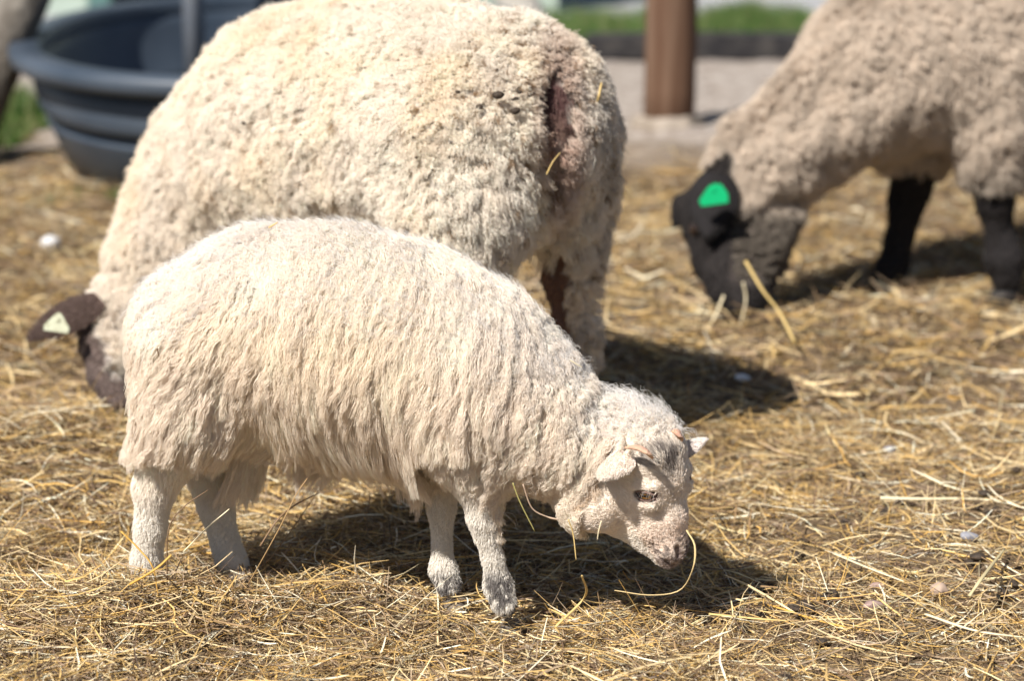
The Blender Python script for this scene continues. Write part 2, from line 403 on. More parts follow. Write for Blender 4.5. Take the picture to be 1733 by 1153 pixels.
B.px((780, 700, 3.08, 78), (790, 780, 3.07, 38), (808, 836, 3.07, 20), (818, 876, 3.075, 23), (824, 905, 3.078, 17), (834, 945, 3.08, 13.5), (843, 992, 3.085, 20), (853, 1022, 3.08, 19))
B.px((760, 720, 3.19, 75), (748, 800, 3.19, 26), (747, 862, 3.19, 19), (748, 925, 3.19, 12), (750, 965, 3.19, 19), (760, 992, 3.185, 18))
B.px((820, 760, 3.12, 78), (850, 750, 3.12, 70))
# head frame
ha = unit(np.array([.278, -.089, -.957])); hl = unit(np.array([.68, .73, .13])); hl = unit(hl-ha*(hl@ha)); hn = np.cross(ha, hl)
def H(u, v, ww): return HO+ha*u+hl*v+hn*ww
def hb(*pts):
    for (a, b2) in zip(pts, pts[1:]):
        for sgn in ((1, -1) if (a[1] or b2[1]) else (1,)):
            B.cone(H(a[0], a[1]*sgn, a[2]), H(b2[0], b2[1]*sgn, b2[2]), a[3], b2[3])
hb((.0, 0, -.045, .046), (.045, 0, -.036, .043))
hb((.06, .014, -.04, .034), (.105, .009, -.044, .027), (.143, .006, -.038, .0185))
hb((.05, 0, -.03, .036), (.10, 0, -.028, .026), (.146, 0, -.031, .0165))
hb((.035, .02, -.09, .042), (.085, .014, -.095, .034), (.125, .006, -.068, .021), (.155, 0, -.053, .013))
hb((.045, .028, -.020, .019), (.07, .027, -.020, .015))          # brow
hb((.02, .008, -.024, .040), (.045, .0, -.022, .034))
hb((.05, .024, -.075, .036), (.10, .012, -.066, .026))
hb((.147, .008, -.036, .014), (.160, .006, -.040, .011))
B.cone(H(-.015, 0, -.08), H(.02, 0, -.09), .046, .05)
# wool-covered cheek to neck
B.px((1000, 820, 3.08, 58), (1010, 850, 3.07, 50))
B.cone(W(1010, 850, 3.065), H(.07, -.016, -.085), .036, .036)
def hit(px, py, lift=0., Bd=B, t=2.6):
    r = ray(px, py); r = r/np.linalg.norm(r); o = np.array([0, 0, CH])
    for _ in range(80):
        d = Bd.f([o+r*t])[0]-lift; t += d*.8
        if abs(d) < 1e-5: break
    return o+r*t
def mir(p): return p-2*((p-HO)@hl)*hl
EH = hit(1092, 840); EO = unit(unit(B.f([EH], True)[1][0])+hl*-.25); EF = unit(hn*1.2+ha*.42-EO*((hn*1.2+ha*.42)@EO)); EU = unit(np.cross(EO, EF)); EU = EU*np.sign(EU@(-ha))
NO = hit(1147, 929); NO2 = hit(1151, 941); M0, M1, M2, M3 = hit(1104, 922), hit(1111, 939), hit(1123, 950), hit(1140, 958)
NA_ = unit(B.f([NO], True)[1][0])
BR = [(EH-EF*.010+EU*.012-EO*.003, EH+EF*.010+EU*.0125-EO*.004), (EH-EF*.004-EU*.0125-EO*.005, EH+EF*.009-EU*.0120-EO*.004)]
for a_, b_ in BR:
    B.cone(a_, b_, .0062, .0050); B.cone(mir(a_), mir(b_), .0062, .0050)
EY = EH
for fm_ in ((lambda p: p), mir):
    B.cut.append((fm_(EH-EF*.0085-EO*.0005), fm_(EH+EF*.0085-EO*.0005), .0068, .003))
    B.cut.append((fm_(NO), fm_(NO2-NA_*.001), .0040, .003))
    for q0, q1 in ((M0, M1), (M1, M2), (M2, M3)): B.cut.append((fm_(q0), fm_(q1), .0022, .0025))
def fine(p):
    q = p-HO; return (q@ha) > .03 and np.linalg.norm(q) < .3 and p[2] > .02
V, F = B.mesh(.0052, fine)
V = np.asarray(V); px, py = proj(V)
u = (V-HO)@ha; v = (V-HO)@hl; wv = (V-HO)@hn
CR = np.array([.93, .825, .71]); WH = np.array([.84, .80, .73]); PK = np.array([.74, .57, .47]); GR = np.array([.13, .115, .11])
def lamb_tint(P):
    px, py = proj(P); q = P-HO; u = q@ha; v = q@hl; ww = q@hn
    c = np.tile(CR, (len(P), 1)).astype(float)
    nn = vnoise(P, 30, 4); n2 = vnoise(P, 75, 9)
    head = (np.linalg.norm(q, axis=1) < .22) & (ww > -.2) & (px > 930)
    def blend(mask, col):
        c[:] = c*(1-mask[:, None])+np.array(col)*mask[:, None]
    leg = sstep(py, 800, 880)*(px < 900)
    blend(leg*.8, WH*.93)
    blend(sstep(py, 955, 985)*(px > 700)*(px < 900)*sstep(nn+.6*n2, -.3, .2)*.95, GR)
    blend(sstep(py, 945, 965)*(px < 500)*(px > 340)*sstep(nn, .3, .8)*.5, (.4, .37, .35))
    # face
    blend(head*sstep(u, .02, .06)*.75, (.83, .73, .63))
    blend(head*sstep(u, .085, .12)*(1-sstep(u, .145, .152))*sstep(ww, -.062, -.04)*.55, PK)
    blend(head*sstep(u, .10, .125)*sstep(-ww, .045, .06)*.7, WH)
    nose = head*sstep(u, .143, .157)*sstep(ww, -.055, -.045)
    blend(nose*.8, (.26, .19, .17))
    blend(head*sstep(u, .12, .135)*sstep(n2+.5*nn, .25, .5)*sstep(ww, -.06, -.045)*.8, (.14, .11, .10))
    # dark patch around and below the horn buds, white blaze
    pa = np.exp(-(((u-.026)/.017)**2+((v+.010)/.020)**2))*sstep(ww, -.05, -.02)
    blend(head*np.clip(pa*1.5, 0, 1)*sstep(nn+.8*n2, -.7, .3)*.85, (.16, .135, .125))
    pz = np.clip(1.5-np.sqrt(((px-1092)/34)**2+((py-780-.25*(px-1092))/10)**2), 0, 1)+np.clip(1.6-np.sqrt(((px-1124)/16)**2+((py-772)/15)**2), 0, 1)
    blend(head*(v < .01)*np.clip(pz, 0, 1)*sstep(nn+.8*n2, -.9, .1)*.9, (.12, .10, .095))
    gb = np.exp(-(((u-.06)/.03)**2+((v+.012)/.014)**2))*sstep(ww, -.03, -.01)
    blend(head*gb*sstep(n2, -.3, .5)*.5, (.42, .36, .31))
    return c*(1+.05*nn)[:, None]
col = lamb_tint(V)
def eyem(P):
    q = P-EH; return np.sqrt(((q@EF)/.0150)**2+((q@EU)/.0085)**2+((q@EO)/.02)**2)
em = eyem(V); m1 = 1-sstep(em, .9, 1.5); col = col*(1-m1[:, None]*.9)+np.array([.07, .04, .035])*m1[:, None]*.9
cor = EH+EF*.0155-EU*.001; m2 = 1-sstep(np.linalg.norm(V-cor, axis=1), .003, .009); col = col*(1-m2[:, None]*.8)+np.array([.50, .20, .18])*m2[:, None]*.8
def segd(P, a, b):
    ab = b-a; t = np.clip(((P-a)@ab)/(ab@ab), 0, 1); return np.linalg.norm(P-(a+t[:, None]*ab), axis=1)
def mouthd(P): return np.minimum.reduce([segd(P, fm_(q0), fm_(q1)) for fm_ in ((lambda p: p), mir) for q0, q1 in ((M0, M1), (M1, M2), (M2, M3))])
def nosd(P): return np.minimum(segd(P, NO, NO2), segd(P, mir(NO), mir(NO2)))
m4 = 1-sstep(mouthd(V), .0018, .0045); col = col*(1-m4[:, None]*.85)+np.array([.09, .06, .055])*m4[:, None]*.85
nd = nosd(V); m3 = 1-sstep(nd, .003, .008); col = col*(1-m3[:, None]*.8)+np.array([.08, .04, .038])*m3[:, None]*.8
fleecy0 = (1-sstep(u, -.03, .01)*(px > 980))*(1-sstep(py, 800, 850))
body_o = pymesh('body', V, F if isinstance(F, list) else F, M_SKIN, lamb, np.clip(col, .01, .9))
LT = tris(F)
# --- fleece: long locks on the trunk, crimped locks on the neck
def dens(P, N):
    px, py = proj(P); q = P-HO; u = q@ha; dd = np.linalg.norm(q, axis=1)
    face = sstep(px+.25*(py-800), 985, 1005); ftop = (px > 985)
    d = np.where(px > 940, 1-sstep(px+ (py-760)*.45, 1010, 1050), 1.)
    d = np.where((px > 1000) & (py < 756-.3*np.clip(px-1060, 0, 60)), 1., d)                 # wool runs up over the poll
    low = np.where(px < 500, 1-sstep(py, 735, 770), np.where(px < 840, 1-sstep(py, 750+.12*(px-700), 835), 1-sstep(py, 885, 925)))
    d = d*np.where((px < 960), low, 1)
    return np.clip(d, 0, 1)*np.where(N[:, 1] > .35, .45, 1.)+1e-6
NL = 15000
R = roots_on(V, LT, NL, dens); px, py = proj(R); _, N = B.f(R, True)
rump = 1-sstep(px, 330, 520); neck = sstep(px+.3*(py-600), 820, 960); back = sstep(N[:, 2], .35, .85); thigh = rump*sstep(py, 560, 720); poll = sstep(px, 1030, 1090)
nA = vnoise(R, 5, 1); nB = vnoise(R, 12, 2); nC = vnoise(R, 24, 8)
comb = np.stack([-.15-.85*rump-.42*neck+.28*nA+.24*nB+.10*nC, -.35*back+.1*nB, -1+.0*px], 1)
comb += np.stack([1.3*poll, -.3*poll, .8*poll], 1)
comb[:, 0] += thigh*.35
L = (.078-.030*back-.012*rump-.030*neck-.026*poll)*(.8+.4*rng.random(NL))+.026*sstep(py, 600, 700)*(px < 700)*(px > 400)
L = L*(1-.45*sstep(py, 700, 760)*(px < 400))*(1-.78*sstep(py, 670, 770)*(px > 690)*(px < 850))
lift = .30+.32*back+.12*neck+.1*rng.random(NL); 
rdg = vnoise(R*np.array([1, 1, .16]), 42, 61)*.6+vnoise(R*np.array([1, 1, .2]), 90, 62)*.5
rdgn = vnoise(np.stack([R[:, 0]*.8-R[:, 2]*.6, R[:, 1]*.3, (R[:, 0]*.6+R[:, 2]*.8)*.25], 1), 45, 63)
rdg = rdg*(1-neck)+rdgn*neck
thick = .020*(1-.35*neck)*(1-.45*poll)*(.62+.35*rng.random(NL))+.0105*rdg*(1-back*.6)+.003*nC
thick = np.clip(thick, .003, .03)*(1-.6*sstep(py, 740, 800)*(px > 660))
wamp = .0014+.0009*neck+.0010*rng.random(NL); wn = L/.016
part = sstep(-rdg, .45, .8)*(1-back); L = L*(1-.35*part)
tint = np.tile(CR, (NL, 1))*(1-np.array([.10, .17, .26])*part[:, None]); tint = tint*(1+.06*nB[:, None]); tint += np.array([.0, -.015, -.05])*(np.exp(-((px-620)/220)**2-((py-500)/110)**2))[:, None]*1.2
pz_ = (np.clip(1.6-np.sqrt(((px-1092)/36)**2+((py-780)/14)**2), 0, 1)+np.clip(1.6-np.sqrt(((px-1124)/16)**2+((py-772)/14)**2), 0, 1)).clip(0, 1)*(R[:, 1] < 3.1); tint = tint*(1-.8*pz_)[:, None]
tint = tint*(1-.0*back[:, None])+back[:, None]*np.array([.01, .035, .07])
tipf = .45+.45*rng.random(NL)-.3*sstep(py, 650, 720)*(px < 700); spread = (.0038+.0014*rng.random(NL))
P, rd, tn = locks(B, R, comb, L, thick, spread, 17, tipf, wamp, wn, lift, .00029, tint, K=8, jit=.0015, grav=.3, fly=.07, free=sstep(py, 640, 700)*(px < 700)*(px > 380))
# ragged ends on the silhouette
hairs('fleece', lamb, P, rd, tn, M_WOOL)
# curly wisps along the nape
R = roots_on(V, LT, 4200, lambda P, N: (dens(P, N) > .3)*sstep(N[:, 2], .2, .55)*(P[:, 1] < 3.35)+1e-7); n_ = len(R); px, py = proj(R); rb = sstep(px, 850, 980)
cb = np.stack([rng.normal(-.45, .4, n_), rng.normal(.1, .4, n_), rng.normal(.1, .4, n_)], 1)
P, rd, tn = locks(B, R, cb, .030+.020*rng.random(n_), .022*(1-.4*rb), .003, 3, .9, .0008+.0014*rb, 2+1.5*rb, .62, .00017, np.tile([.86, .83, .80], (n_, 1)), K=9, jit=.003, grav=0, fly=.2, free=.6)
hairs('outer_wisps', lamb, P, rd, tn, M_WOOL)
# --- short hair on face and legs
def dens2(P, N): return 1.0001-np.clip(dens(P, N)/np.where(N[:, 1] > .35, .45, 1.), 0, 1)*.95
NF = 60000
R = roots_on(V, LT, NF, dens2); R = R[(eyem(R) > 1.15)]; q = R-HO; u = q@ha; ww = q@hn
R = R[(nosd(R) > .0062) & (mouthd(R) > .0028)]; NF = len(R); q = R-HO; u = q@ha; v = q@hl; ww = q@hn; px, py = proj(R)
head = (px > 940)
comb = np.where(head[:, None], -ha*.9-hn*.55+np.stack([0*u, 0*u, -.25+0*u], 1), np.array([-.1, 0, -1.]))
comb = comb+rng.normal(0, .22, (NF, 3))
L = np.where(head, .0050+.008*sstep(-ww, .05, .11)*(u < .09)+.012*(1-sstep(u, .01, .06)), .006+.007*(1-sstep(py, 800, 880)))*(.7+.6*rng.random(NF))
L = np.where(head, L*(1-.55*sstep(u, .08, .13)), L)
lift = np.where(head, .28-.14*sstep(u, .05, .12), .34)+.08*rng.random(NF)
P, rd, tn = locks(B, R, comb, L, np.where(head, .0005+.10*L, .0015+.2*L), .0012, 2, .8, .0002, 1, lift, .00023, lamb_tint(R)*1.04, K=4, jit=.0006, grav=.1, fly=0)
hairs('short_coat', lamb, P, rd, tn, M_FUR)

# --- ears: cupped leaf, two skins
def leaf(base, tip, nrm, wid, cup=.5, th=.0022, nu=22, nv=13, bend=.0, wf=lambda t: math.sin(math.pi*min(1, t*.93+.07)**.75)**.75):
    base, tip = np.array(base), np.array(tip); ax = tip-base; Ln = np.linalg.norm(ax); ax = ax/Ln; nrm = unit(nrm-ax*(nrm@ax)); sd = np.cross(ax, nrm)
    O = np.empty((nu, nv, 3)); 
    for i in range(nu):
        t = i/(nu-1); hw = wid*max(.02, wf(t))
        for j in range(nv):
            s = j/(nv-1)*2-1; a = s*cup*math.pi/2
            O[i, j] = base+ax*Ln*t+nrm*(bend*Ln*t*t)+sd*hw*math.sin(a)/max(.3, math.sin(cup*math.pi/2))+nrm*hw*(1-math.cos(a))*1.0
    du = np.gradient(O, axis=0); dv = np.gradient(O, axis=1); n_ = unit(np.cross(du, dv)); th_ = th*(1-.6*np.abs(np.linspace(-1, 1, nv))**4)[None, :, None]
    Vt = np.concatenate([(O+n_*th_/2).reshape(-1, 3), (O-n_*th_/2).reshape(-1, 3)]); Fs = []
    idx = np.arange(nu*nv).reshape(nu, nv); o_ = nu*nv
    for i in range(nu-1):
        for j in range(nv-1):
            a, b2, c, d = idx[i, j], idx[i+1, j], idx[i+1, j+1], idx[i, j+1]
            Fs.append([a, b2, c, d]); Fs.append([o_+d, o_+c, o_+b2, o_+a])
    rim = list(idx[0, :])+list(idx[1:, -1])+list(idx[-1, -2::-1])+list(idx[-2:0:-1, 0])
    for a, b2 in zip(rim, rim[1:]+rim[:1]): Fs.append([b2, a, o_+a, o_+b2])
    return Vt, Fs, n_, O
def fuzz(Vt, Fs, parent, name, n, L, cdir, col, rad=.00026, m=M_FUR):
    T = tris(Fs); a, b2, c = Vt[T[:, 0]], Vt[T[:, 1]], Vt[T[:, 2]]; cr = np.cross(b2-a, c-a); ar = np.linalg.norm(cr, axis=1)
    i = rng.choice(len(T), n, p=ar/ar.sum()); uu = np.sqrt(rng.random(n)); vv = rng.random(n)
    R = a[i]*(1-uu)[:, None]+b2[i]*(uu*(1-vv))[:, None]+c[i]*(uu*vv)[:, None]; N = unit(cr[i])
    d = unit(N*.16+unit(np.asarray(cdir))*.8+rng.normal(0, .25, (n, 3)))
    K = 4; t = np.linspace(0, 1, K)[None, :, None]; l = (L*(.6+.8*rng.random(n)))[:, None, None]
    P = R[:, None]+d[:, None]*t*l+unit(np.asarray(cdir))*(t**2)*l*.4
    return hairs(name, parent, P, rad*(1-.6*t[..., 0]**2)*np.ones((n, 1)), np.array(col)*(1+rng.normal(0, .05, n))[:, None], m)
def earc(Vt, a, b2): return np.tile(a, (len(Vt), 1))
# near ear: droops back and down beside the cheek, opening towards the face
eb = W(1050, 765, 3.03); et = W(1022, 808, 2.985)
Vt, Fs, _, _ = leaf(eb, et, np.array([.55, .80, -.25]), .026, cup=.6, th=.004, bend=.05)
ear = pymesh('ear', Vt, Fs, M_SKIN, lamb, np.tile([.80, .68, .60], (len(Vt), 1)))
fuzz(Vt, Fs, ear, 'ear_fur', 6000, .0035, et-eb, [.84, .75, .66])
eb2 = W(1146, 757, 3.10); et2 = W(1196, 746, 3.08)
Vt, Fs, _, _ = leaf(eb2, et2, np.array([.1, .3, -.9]), .0205, cup=.6, th=.003, bend=-.03)
ear = pymesh('ear', Vt, Fs, M_SKIN, lamb, np.tile([.70, .60, .55], (len(Vt), 1)))
fuzz(Vt, Fs, ear, 'ear_fur', 3500, .0022, et2-eb2, [.68, .62, .58])
# horn buds
for sg, pts in ((-1, [(1058, 758, 3.005), (1078, 758, 2.99), (1095, 766, 2.98), (1104, 776, 2.985)]), (1, [(1131, 733, 3.06), (1143, 730, 3.05), (1150, 738, 3.045), (1152, 748, 3.05)])):
    c = spline([W(*p) for p in pts], 12); t = np.linspace(0, 1, 12); r = .0075*np.sqrt(np.clip(np.sin(math.pi*(t*.9+.05)), 0, 1))*(.8 if sg < 0 else .8)
    Vt, Fs = tube(c, r, 10, True, .6); pymesh('horn_bud', Vt, Fs, M_HORN, lamb)
# eyes
def eye(c, out, fw, r=.0105, parent=lamb, iris=(.30, .14, .03)):
    bm = bmesh.new(); bmesh.ops.create_uvsphere(bm, u_segments=48, v_segments=32, radius=r)
    out = unit(out); fw = unit(fw-out*(fw@out)); upv = np.cross(out, fw); cl = []
    Vt = []
    for q in bm.verts:
        l = np.array(q.co)/r; x, y, z = l[0], l[1], l[2]      # z = outwards
        p = c+r*(out*z*1.0+fw*x+upv*y); Vt.append(p)
        rr = math.hypot(x, y)
        k = np.array(iris)*(1.25-.5*rr/.7) if rr < .72 else np.array((.06, .04, .035))
        if abs(y) < .16 and abs(x) < .42: k = np.array((.004, .004, .005))
        if z < 0: k = np.array((.05, .04, .035))
        cl.append(k)
    Fs = [[v2.index for v2 in f.verts] for f in bm.faces]; bm.free()
    return pymesh('eye', np.array(Vt), Fs, M_EYE, parent, np.array(cl))
for fm_, ms in (((lambda p: p), 1), (mir, -1)):
    c = EH-EO*.0100; dv = lambda d: (fm_(HO+d)-HO)
    out_, fw_, up_ = dv(EO), dv(EF), dv(EU); e = eye(fm_(c), out_, fw_, r=.0116)
    cc = fm_(c)
    for s2, h_, rr in ((1, .0050, .0020), (-1, .0048, .0018)):
        t = np.linspace(-1, 1, 19); x = .0135*t; y = s2*h_*(1-t*t)+s2*.0010-.0006*t; z = np.sqrt(np.maximum(0, .0132**2-x*x*.8-y*y))
        pts = cc+out_*z[:, None]+fw_*x[:, None]+up_*y[:, None]
        Vt, Fs = tube(pts, rr*np.sqrt(np.clip(1-.75*t*t, .05, 1)), 8)
        rel = ((Vt-cc)@up_)*s2; cl = np.where((rel < h_*(1-np.clip(((Vt-cc)@fw_)/.0135, -1, 1)**2)+.0006)[:, None], np.array([.035, .02, .018]), np.array([.26, .17, .14])); pymesh('eyelid', Vt, Fs, M_SKIN, lamb, cl)
    nL = 16; t = rng.random(nL)*1.8-.9; x = .0135*t; y = .0062*(1-t*t)+.001
    base = cc+out_*np.sqrt(np.maximum(0, .0150**2-x*x-y*y))[:, None]+fw_*x[:, None]+up_*y[:, None]
    d = unit(out_*1.0-up_*.55+fw_*(t*.3)[:, None]+rng.normal(0, .14, (nL, 3))); tt = np.linspace(0, 1, 5)[None, :, None]
    hairs('eyelashes', lamb, base[:, None]+d[:, None]*tt*.009-up_*tt**2*.002, .00016*(1-.7*tt[..., 0])*np.ones((nL, 1)), np.tile([.40, .36, .33], (nL, 1)), M_FUR)
# hooves (cloven)
def hoof(p, fwd, parent, s=1., m=M_HOOF):
    fwd = unit(np.array([fwd[0], fwd[1], 0])); sd = np.array([-fwd[1], fwd[0], 0])
    for k in (-1, 1):
        bm = bmesh.new(); bmesh.ops.create_cone(bm, cap_ends=True, segments=14, radius1=.0135*s, radius2=.0095*s, depth=.024*s)
        bmesh.ops.bevel(bm, geom=bm.edges[:], offset=.0015, segments=1, affect='EDGES')
        for q in bm.verts:
            x, y, z = q.co; x = x*1.55+(.012*s-z)*.35; q.co = Vector(p)+Vector(fwd)*x+Vector(sd)*(y*.72+k*.0098*s)+Vector((0, 0, z+.012*s))
        bmobj('hoof', bm, m, parent, True)
fw = np.array([.95, -.2, 0])
for a in ((247, 992), (408, 986), (862, 1040), (768, 1010)):
    g = G(*a, z=.0); g[2] = hgt(g[0], g[1])+.0; hoof(g+np.array([0, 0, -.001]), fw, lamb)

# ------------------------------------------------------------------ generic woolly sheep helpers
def displaced(Bd, V, amp, sc_, seed):
    d, g = Bd.f(V, True); return V+unit(g)*(amp*vnoise(V, sc_, seed))[:, None]
# ------------------------------------------------------------------ the big ewe
ewe = empty('ewe', G(700, 740), 'large cream ewe with dense curly fleece, her rump towards the viewer, pale ear tag', 'sheep')
E = Body(lambda p: .008+.014*sstep(p[:, 2], .3, .45))
E.px((440, 285, 4.25, 168), (520, 225, 4.12, 190), (620, 215, 4.00, 196), (730, 218, 3.88, 196), (830, 225, 3.79, 172), (880, 190, 3.78, 130))
E.px((780, 262, 3.71, 160), (778, 355, 3.67, 98), (775, 425, 3.66, 60), (785, 520, 3.67, 38), (795, 620, 3.67, 30), (795, 720, 3.66, 24), (800, 815, 3.66, 24))
E.px((940, 215, 3.83, 72), (955, 310, 3.84, 52), (966, 400, 3.85, 38), (977, 470, 3.85, 24), (982, 540, 3.86, 14), (978, 610, 3.86, 15), (975, 700, 3.86, 15), (978, 755, 3.86, 18))
E.px((930, 400, 3.87, 26), (945, 470, 3.87, 20), (955, 540, 3.865, 15), (970, 600, 3.86, 14))
E.px((500, 430, 4.22, 130), (480, 560, 4.22, 60), (480, 660, 4.22, 26), (485, 705, 4.22, 24))
E.px((400, 430, 4.44, 100), (380, 560, 4.44, 50), (370, 630, 4.44, 26), (375, 660, 4.44, 24))
E.px((410, 300, 4.28, 150), (340, 380, 4.27, 122), (275, 450, 4.24, 84), (232, 520, 4.22, 58), (212, 575, 4.17, 44), (207, 615, 4.11, 38))
E.px((195, 520, 4.21, 42), (172, 575, 4.13, 33), (184, 635, 4.05, 27), (204, 682, 3.98, 20))
E.px((905, 150, 3.75, 66), (870, 120, 3.76, 70))
EW = Body(E.k); EW.__dict__.update(E.__dict__); EW.cut = []
RA = W(940, 125, 3.645); RB = W(938, 215, 3.615); RC = W(925, 300, 3.615); RD = W(915, 430, 3.66)
E.cut += [(RA, RB, .034, .012), (RB, RC, .028, .012), (RC, RD, .034, .014)]
V, F = E.mesh(.009)
V = displaced(E, V, .006, 8, 21); V = displaced(E, V, .002, 30, 22)
def ewe_masks(P):
    px, py = proj(P)
    tail = 1-sstep(.22*vnoise(P, 22, 91)+np.sqrt(((px-940)/38)**2+((py-180)/72)**2), .6, 1.05)
    tail = tail*(P[:, 1] < 3.85)
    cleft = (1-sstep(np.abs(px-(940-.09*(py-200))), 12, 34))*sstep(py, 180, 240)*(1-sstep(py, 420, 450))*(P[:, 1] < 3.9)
    face = (1-sstep(px-.28*(py-560), 160, 178))*sstep(py, 470, 520)*(px < 260)
    face = np.maximum(face, sstep(py, 628, 650)*(px < 260))
    shank = sstep(py, 400, 440)*(1-sstep(px, 955, 972))*(px > 850)
    shank = np.maximum(shank, sstep(py, 600, 640)*(px > 700))
    shank = np.maximum(shank, sstep(py, 520, 600)*(px < 760)*(px > 260))
    return tail, cleft, face, shank
tl, cf, fc, sk = ewe_masks(V)
CE = np.array([.95, .87, .77]); col = np.tile(CE*.55, (len(V), 1))
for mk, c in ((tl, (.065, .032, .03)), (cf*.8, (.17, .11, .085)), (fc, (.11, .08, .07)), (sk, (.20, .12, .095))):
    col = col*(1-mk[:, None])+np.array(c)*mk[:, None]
bd = pymesh('body', V, F, M_SKIN, ewe, np.clip(col, .01, .9)); TE = tris(F)
def dE(P, N):
    tl, cf, fc, sk = ewe_masks(P); px, py = proj(P)
    return np.clip(1-np.maximum.reduce([tl*1.2, cf*.75, fc*1.3, sk*1.3]), 0, 1)*np.where(N[:, 1] > .3, .3, 1)*np.where((py > 480) & (px > 280) & (px < 900), .15, 1)*np.where(py < -120, .5, 1)+1e-6
NL = 27000; R = roots_on(V, TE, NL, lambda P, N: dE(P, N)*(1-.4*(proj(P)[0] > 690)*(proj(P)[1] > 260))); px, py = proj(R); _, N = E.f(R, True)
nA = vnoise(R, 4, 31); nB = vnoise(R, 11, 32); nC = vnoise(R, 26, 33)
low = sstep(py, 200, 330)*sstep(px, 640, 740); leg = sstep(px, 930, 965)*sstep(py, 120, 260)
neck = 1-sstep(px, 260, 420)
comb = np.stack([-.1+.5*nA+.5*low+.3*nB, .2*nB, -1+.4*nC], 1)+rng.normal(0, .25, (NL, 3))
big = np.maximum(low*(.35+.65*sstep(px-(py-300)*.2, 740, 860)), leg)
L = .012+.005*rng.random(NL)+.021*big+.004*neck+.006*(nC > .4)
L = np.where(leg > .5, np.minimum(L, .026), L)*np.where((leg > .5) & (py > 450), .45, 1)
L *= 1-.5*np.exp(-((px-940)/60)**2-((py-170)/110)**2)
lift = .62-.25*big+.12*rng.random(NL)
L *= 1-.5*(nC < -.55)*(rng.random(NL) < .8); thick = .009+.009*big+.002*nB+.0015*rng.normal(size=NL)
spread = .0055+.0030*big+.001*rng.random(NL)
tint = np.tile(CE, (NL, 1))*(1+.04*nB[:, None])*(1-.05*np.clip(-nC, 0, 1))[:, None]
tint += np.array([.0, -.03, -.075])*np.clip(nA*.9+.2, 0, 1)[:, None]
tint = tint*(1-neck*.05)[:, None]
gy = np.maximum(sstep(px, 985, 1015)*(py < 560), .9*sstep(py, 480, 560)*(px > 930)); tint = tint*(1-.30*gy[:, None]*(nB > -.2)[:, None])
ft = 1-sstep(py, 560, 610)*0; chk = sstep(py, 590, 640)*(px < 260); tint = tint*(1-.55*chk)[:, None]
dirt = rng.random(NL) < (.02+.05*sstep(px, 740, 850)*(1-sstep(py, 300, 380))); tint[dirt] *= np.array([.45, .36, .28])
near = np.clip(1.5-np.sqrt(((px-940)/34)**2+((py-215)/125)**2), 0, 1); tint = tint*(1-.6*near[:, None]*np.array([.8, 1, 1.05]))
P, rd, tn = locks(E, R, comb, L, thick, spread, 14, .85+.2*rng.random(NL)-.55*big, .0011, 2.2, lift, .00042, tint, K=6, jit=.0030, grav=.1, fly=.02)
hairs('fleece', ewe, P, rd, tn, M_WOOL)
def dF(P, N):
    tl, cf, fc, sk = ewe_masks(P); return np.maximum(fc, sk)*(N[:, 1] < .4)+tl*.6+1e-6
R = roots_on(V, TE, 7000, dF); n_ = len(R)
fcm = ewe_masks(R); cl = np.where((fcm[2] > .4)[:, None], np.array([.13, .098, .088]), np.where((fcm[0] > .3)[:, None], np.array([.12, .07, .06]), np.array([.24, .15, .12])))
P, rd, tn = locks(E, R, np.tile([.1, 0, -1.], (n_, 1))+rng.normal(0, .2, (n_, 3)), .009, .003, .0015, 2, .8, .0002, 1, .35, .0004, cl, K=4, jit=.0006, grav=.1, fly=0)
hairs('short_coat', ewe, P, rd, tn, M_FUR)
# ear, tag
eb = W(168, 505, 4.13); et = W(50, 567, 4.05)
Vt, Fs, _, _ = leaf(eb, et, np.array([.1, .75, -.75]), .035, cup=.4, th=.006, bend=.06)
ear = pymesh('ear', Vt, Fs, M_SKIN, ewe, np.tile([.11, .075, .066], (len(Vt), 1)))
fuzz(Vt, Fs, ear, 'ear_fur', 5000, .007, et-eb, [.15, .105, .09], .0004)
def tagplate(c, nrm, upv, m, parent, s=1., shape=None, name='ear_tag'):
    nrm = unit(nrm); upv = unit(upv-nrm*(upv@nrm)); sd = np.cross(nrm, upv); bm = bmesh.new()
    pts = shape or [(-.021, -.014), (.021, -.014), (.022, -.004), (.008, .014), (.003, .020), (-.003, .020), (-.008, .014), (-.022, -.004)]
    vs = [bm.verts.new(Vector(c+sd*x*s+upv*y*s)) for x, y in pts]; f = bm.faces.new(vs)
    r = bmesh.ops.extrude_face_region(bm, geom=[f])
    for q in r['geom']:
        if isinstance(q, bmesh.types.BMVert): q.co += Vector(nrm)*.0022
    bmesh.ops.bevel(bm, geom=[e for e in bm.edges], offset=.0007, segments=2, affect='EDGES')
    k = Vector(c+upv*.008*s+nrm*.003)
    rr = bmesh.ops.create_cone(bm, cap_ends=True, segments=16, radius1=.0045*s, radius2=.0035*s, depth=.003, matrix=Matrix.Translation(k) @ Vector(nrm).to_track_quat('Z', 'Y').to_matrix().to_4x4())
    bmesh.ops.recalc_face_normals(bm, faces=bm.faces[:])
    return bmobj(name, bm, m, parent)
M_TAGP = mat('pale_tag', (.55, .58, .44), .45, noise_s=120, noise_c=(.40, .40, .28)); M_TAGG = mat('green_tag', (.005, .42, .16), .4)
tagplate(W(97, 549, 4.035), np.array([.05, -.95, .35]), np.array([.15, 0, 1.]), M_TAGP, ewe, 1.0)
for a, b2 in (((978, 765), 3.86), ((800, 830), 3.66), ((490, 715), 4.22), ((380, 670), 4.44)):
    g = G(*a); g[1] = b2; g[2] = hgt(g[0], g[1]); hoof(g, np.array([-.75, .6, 0]), ewe, 1.5)
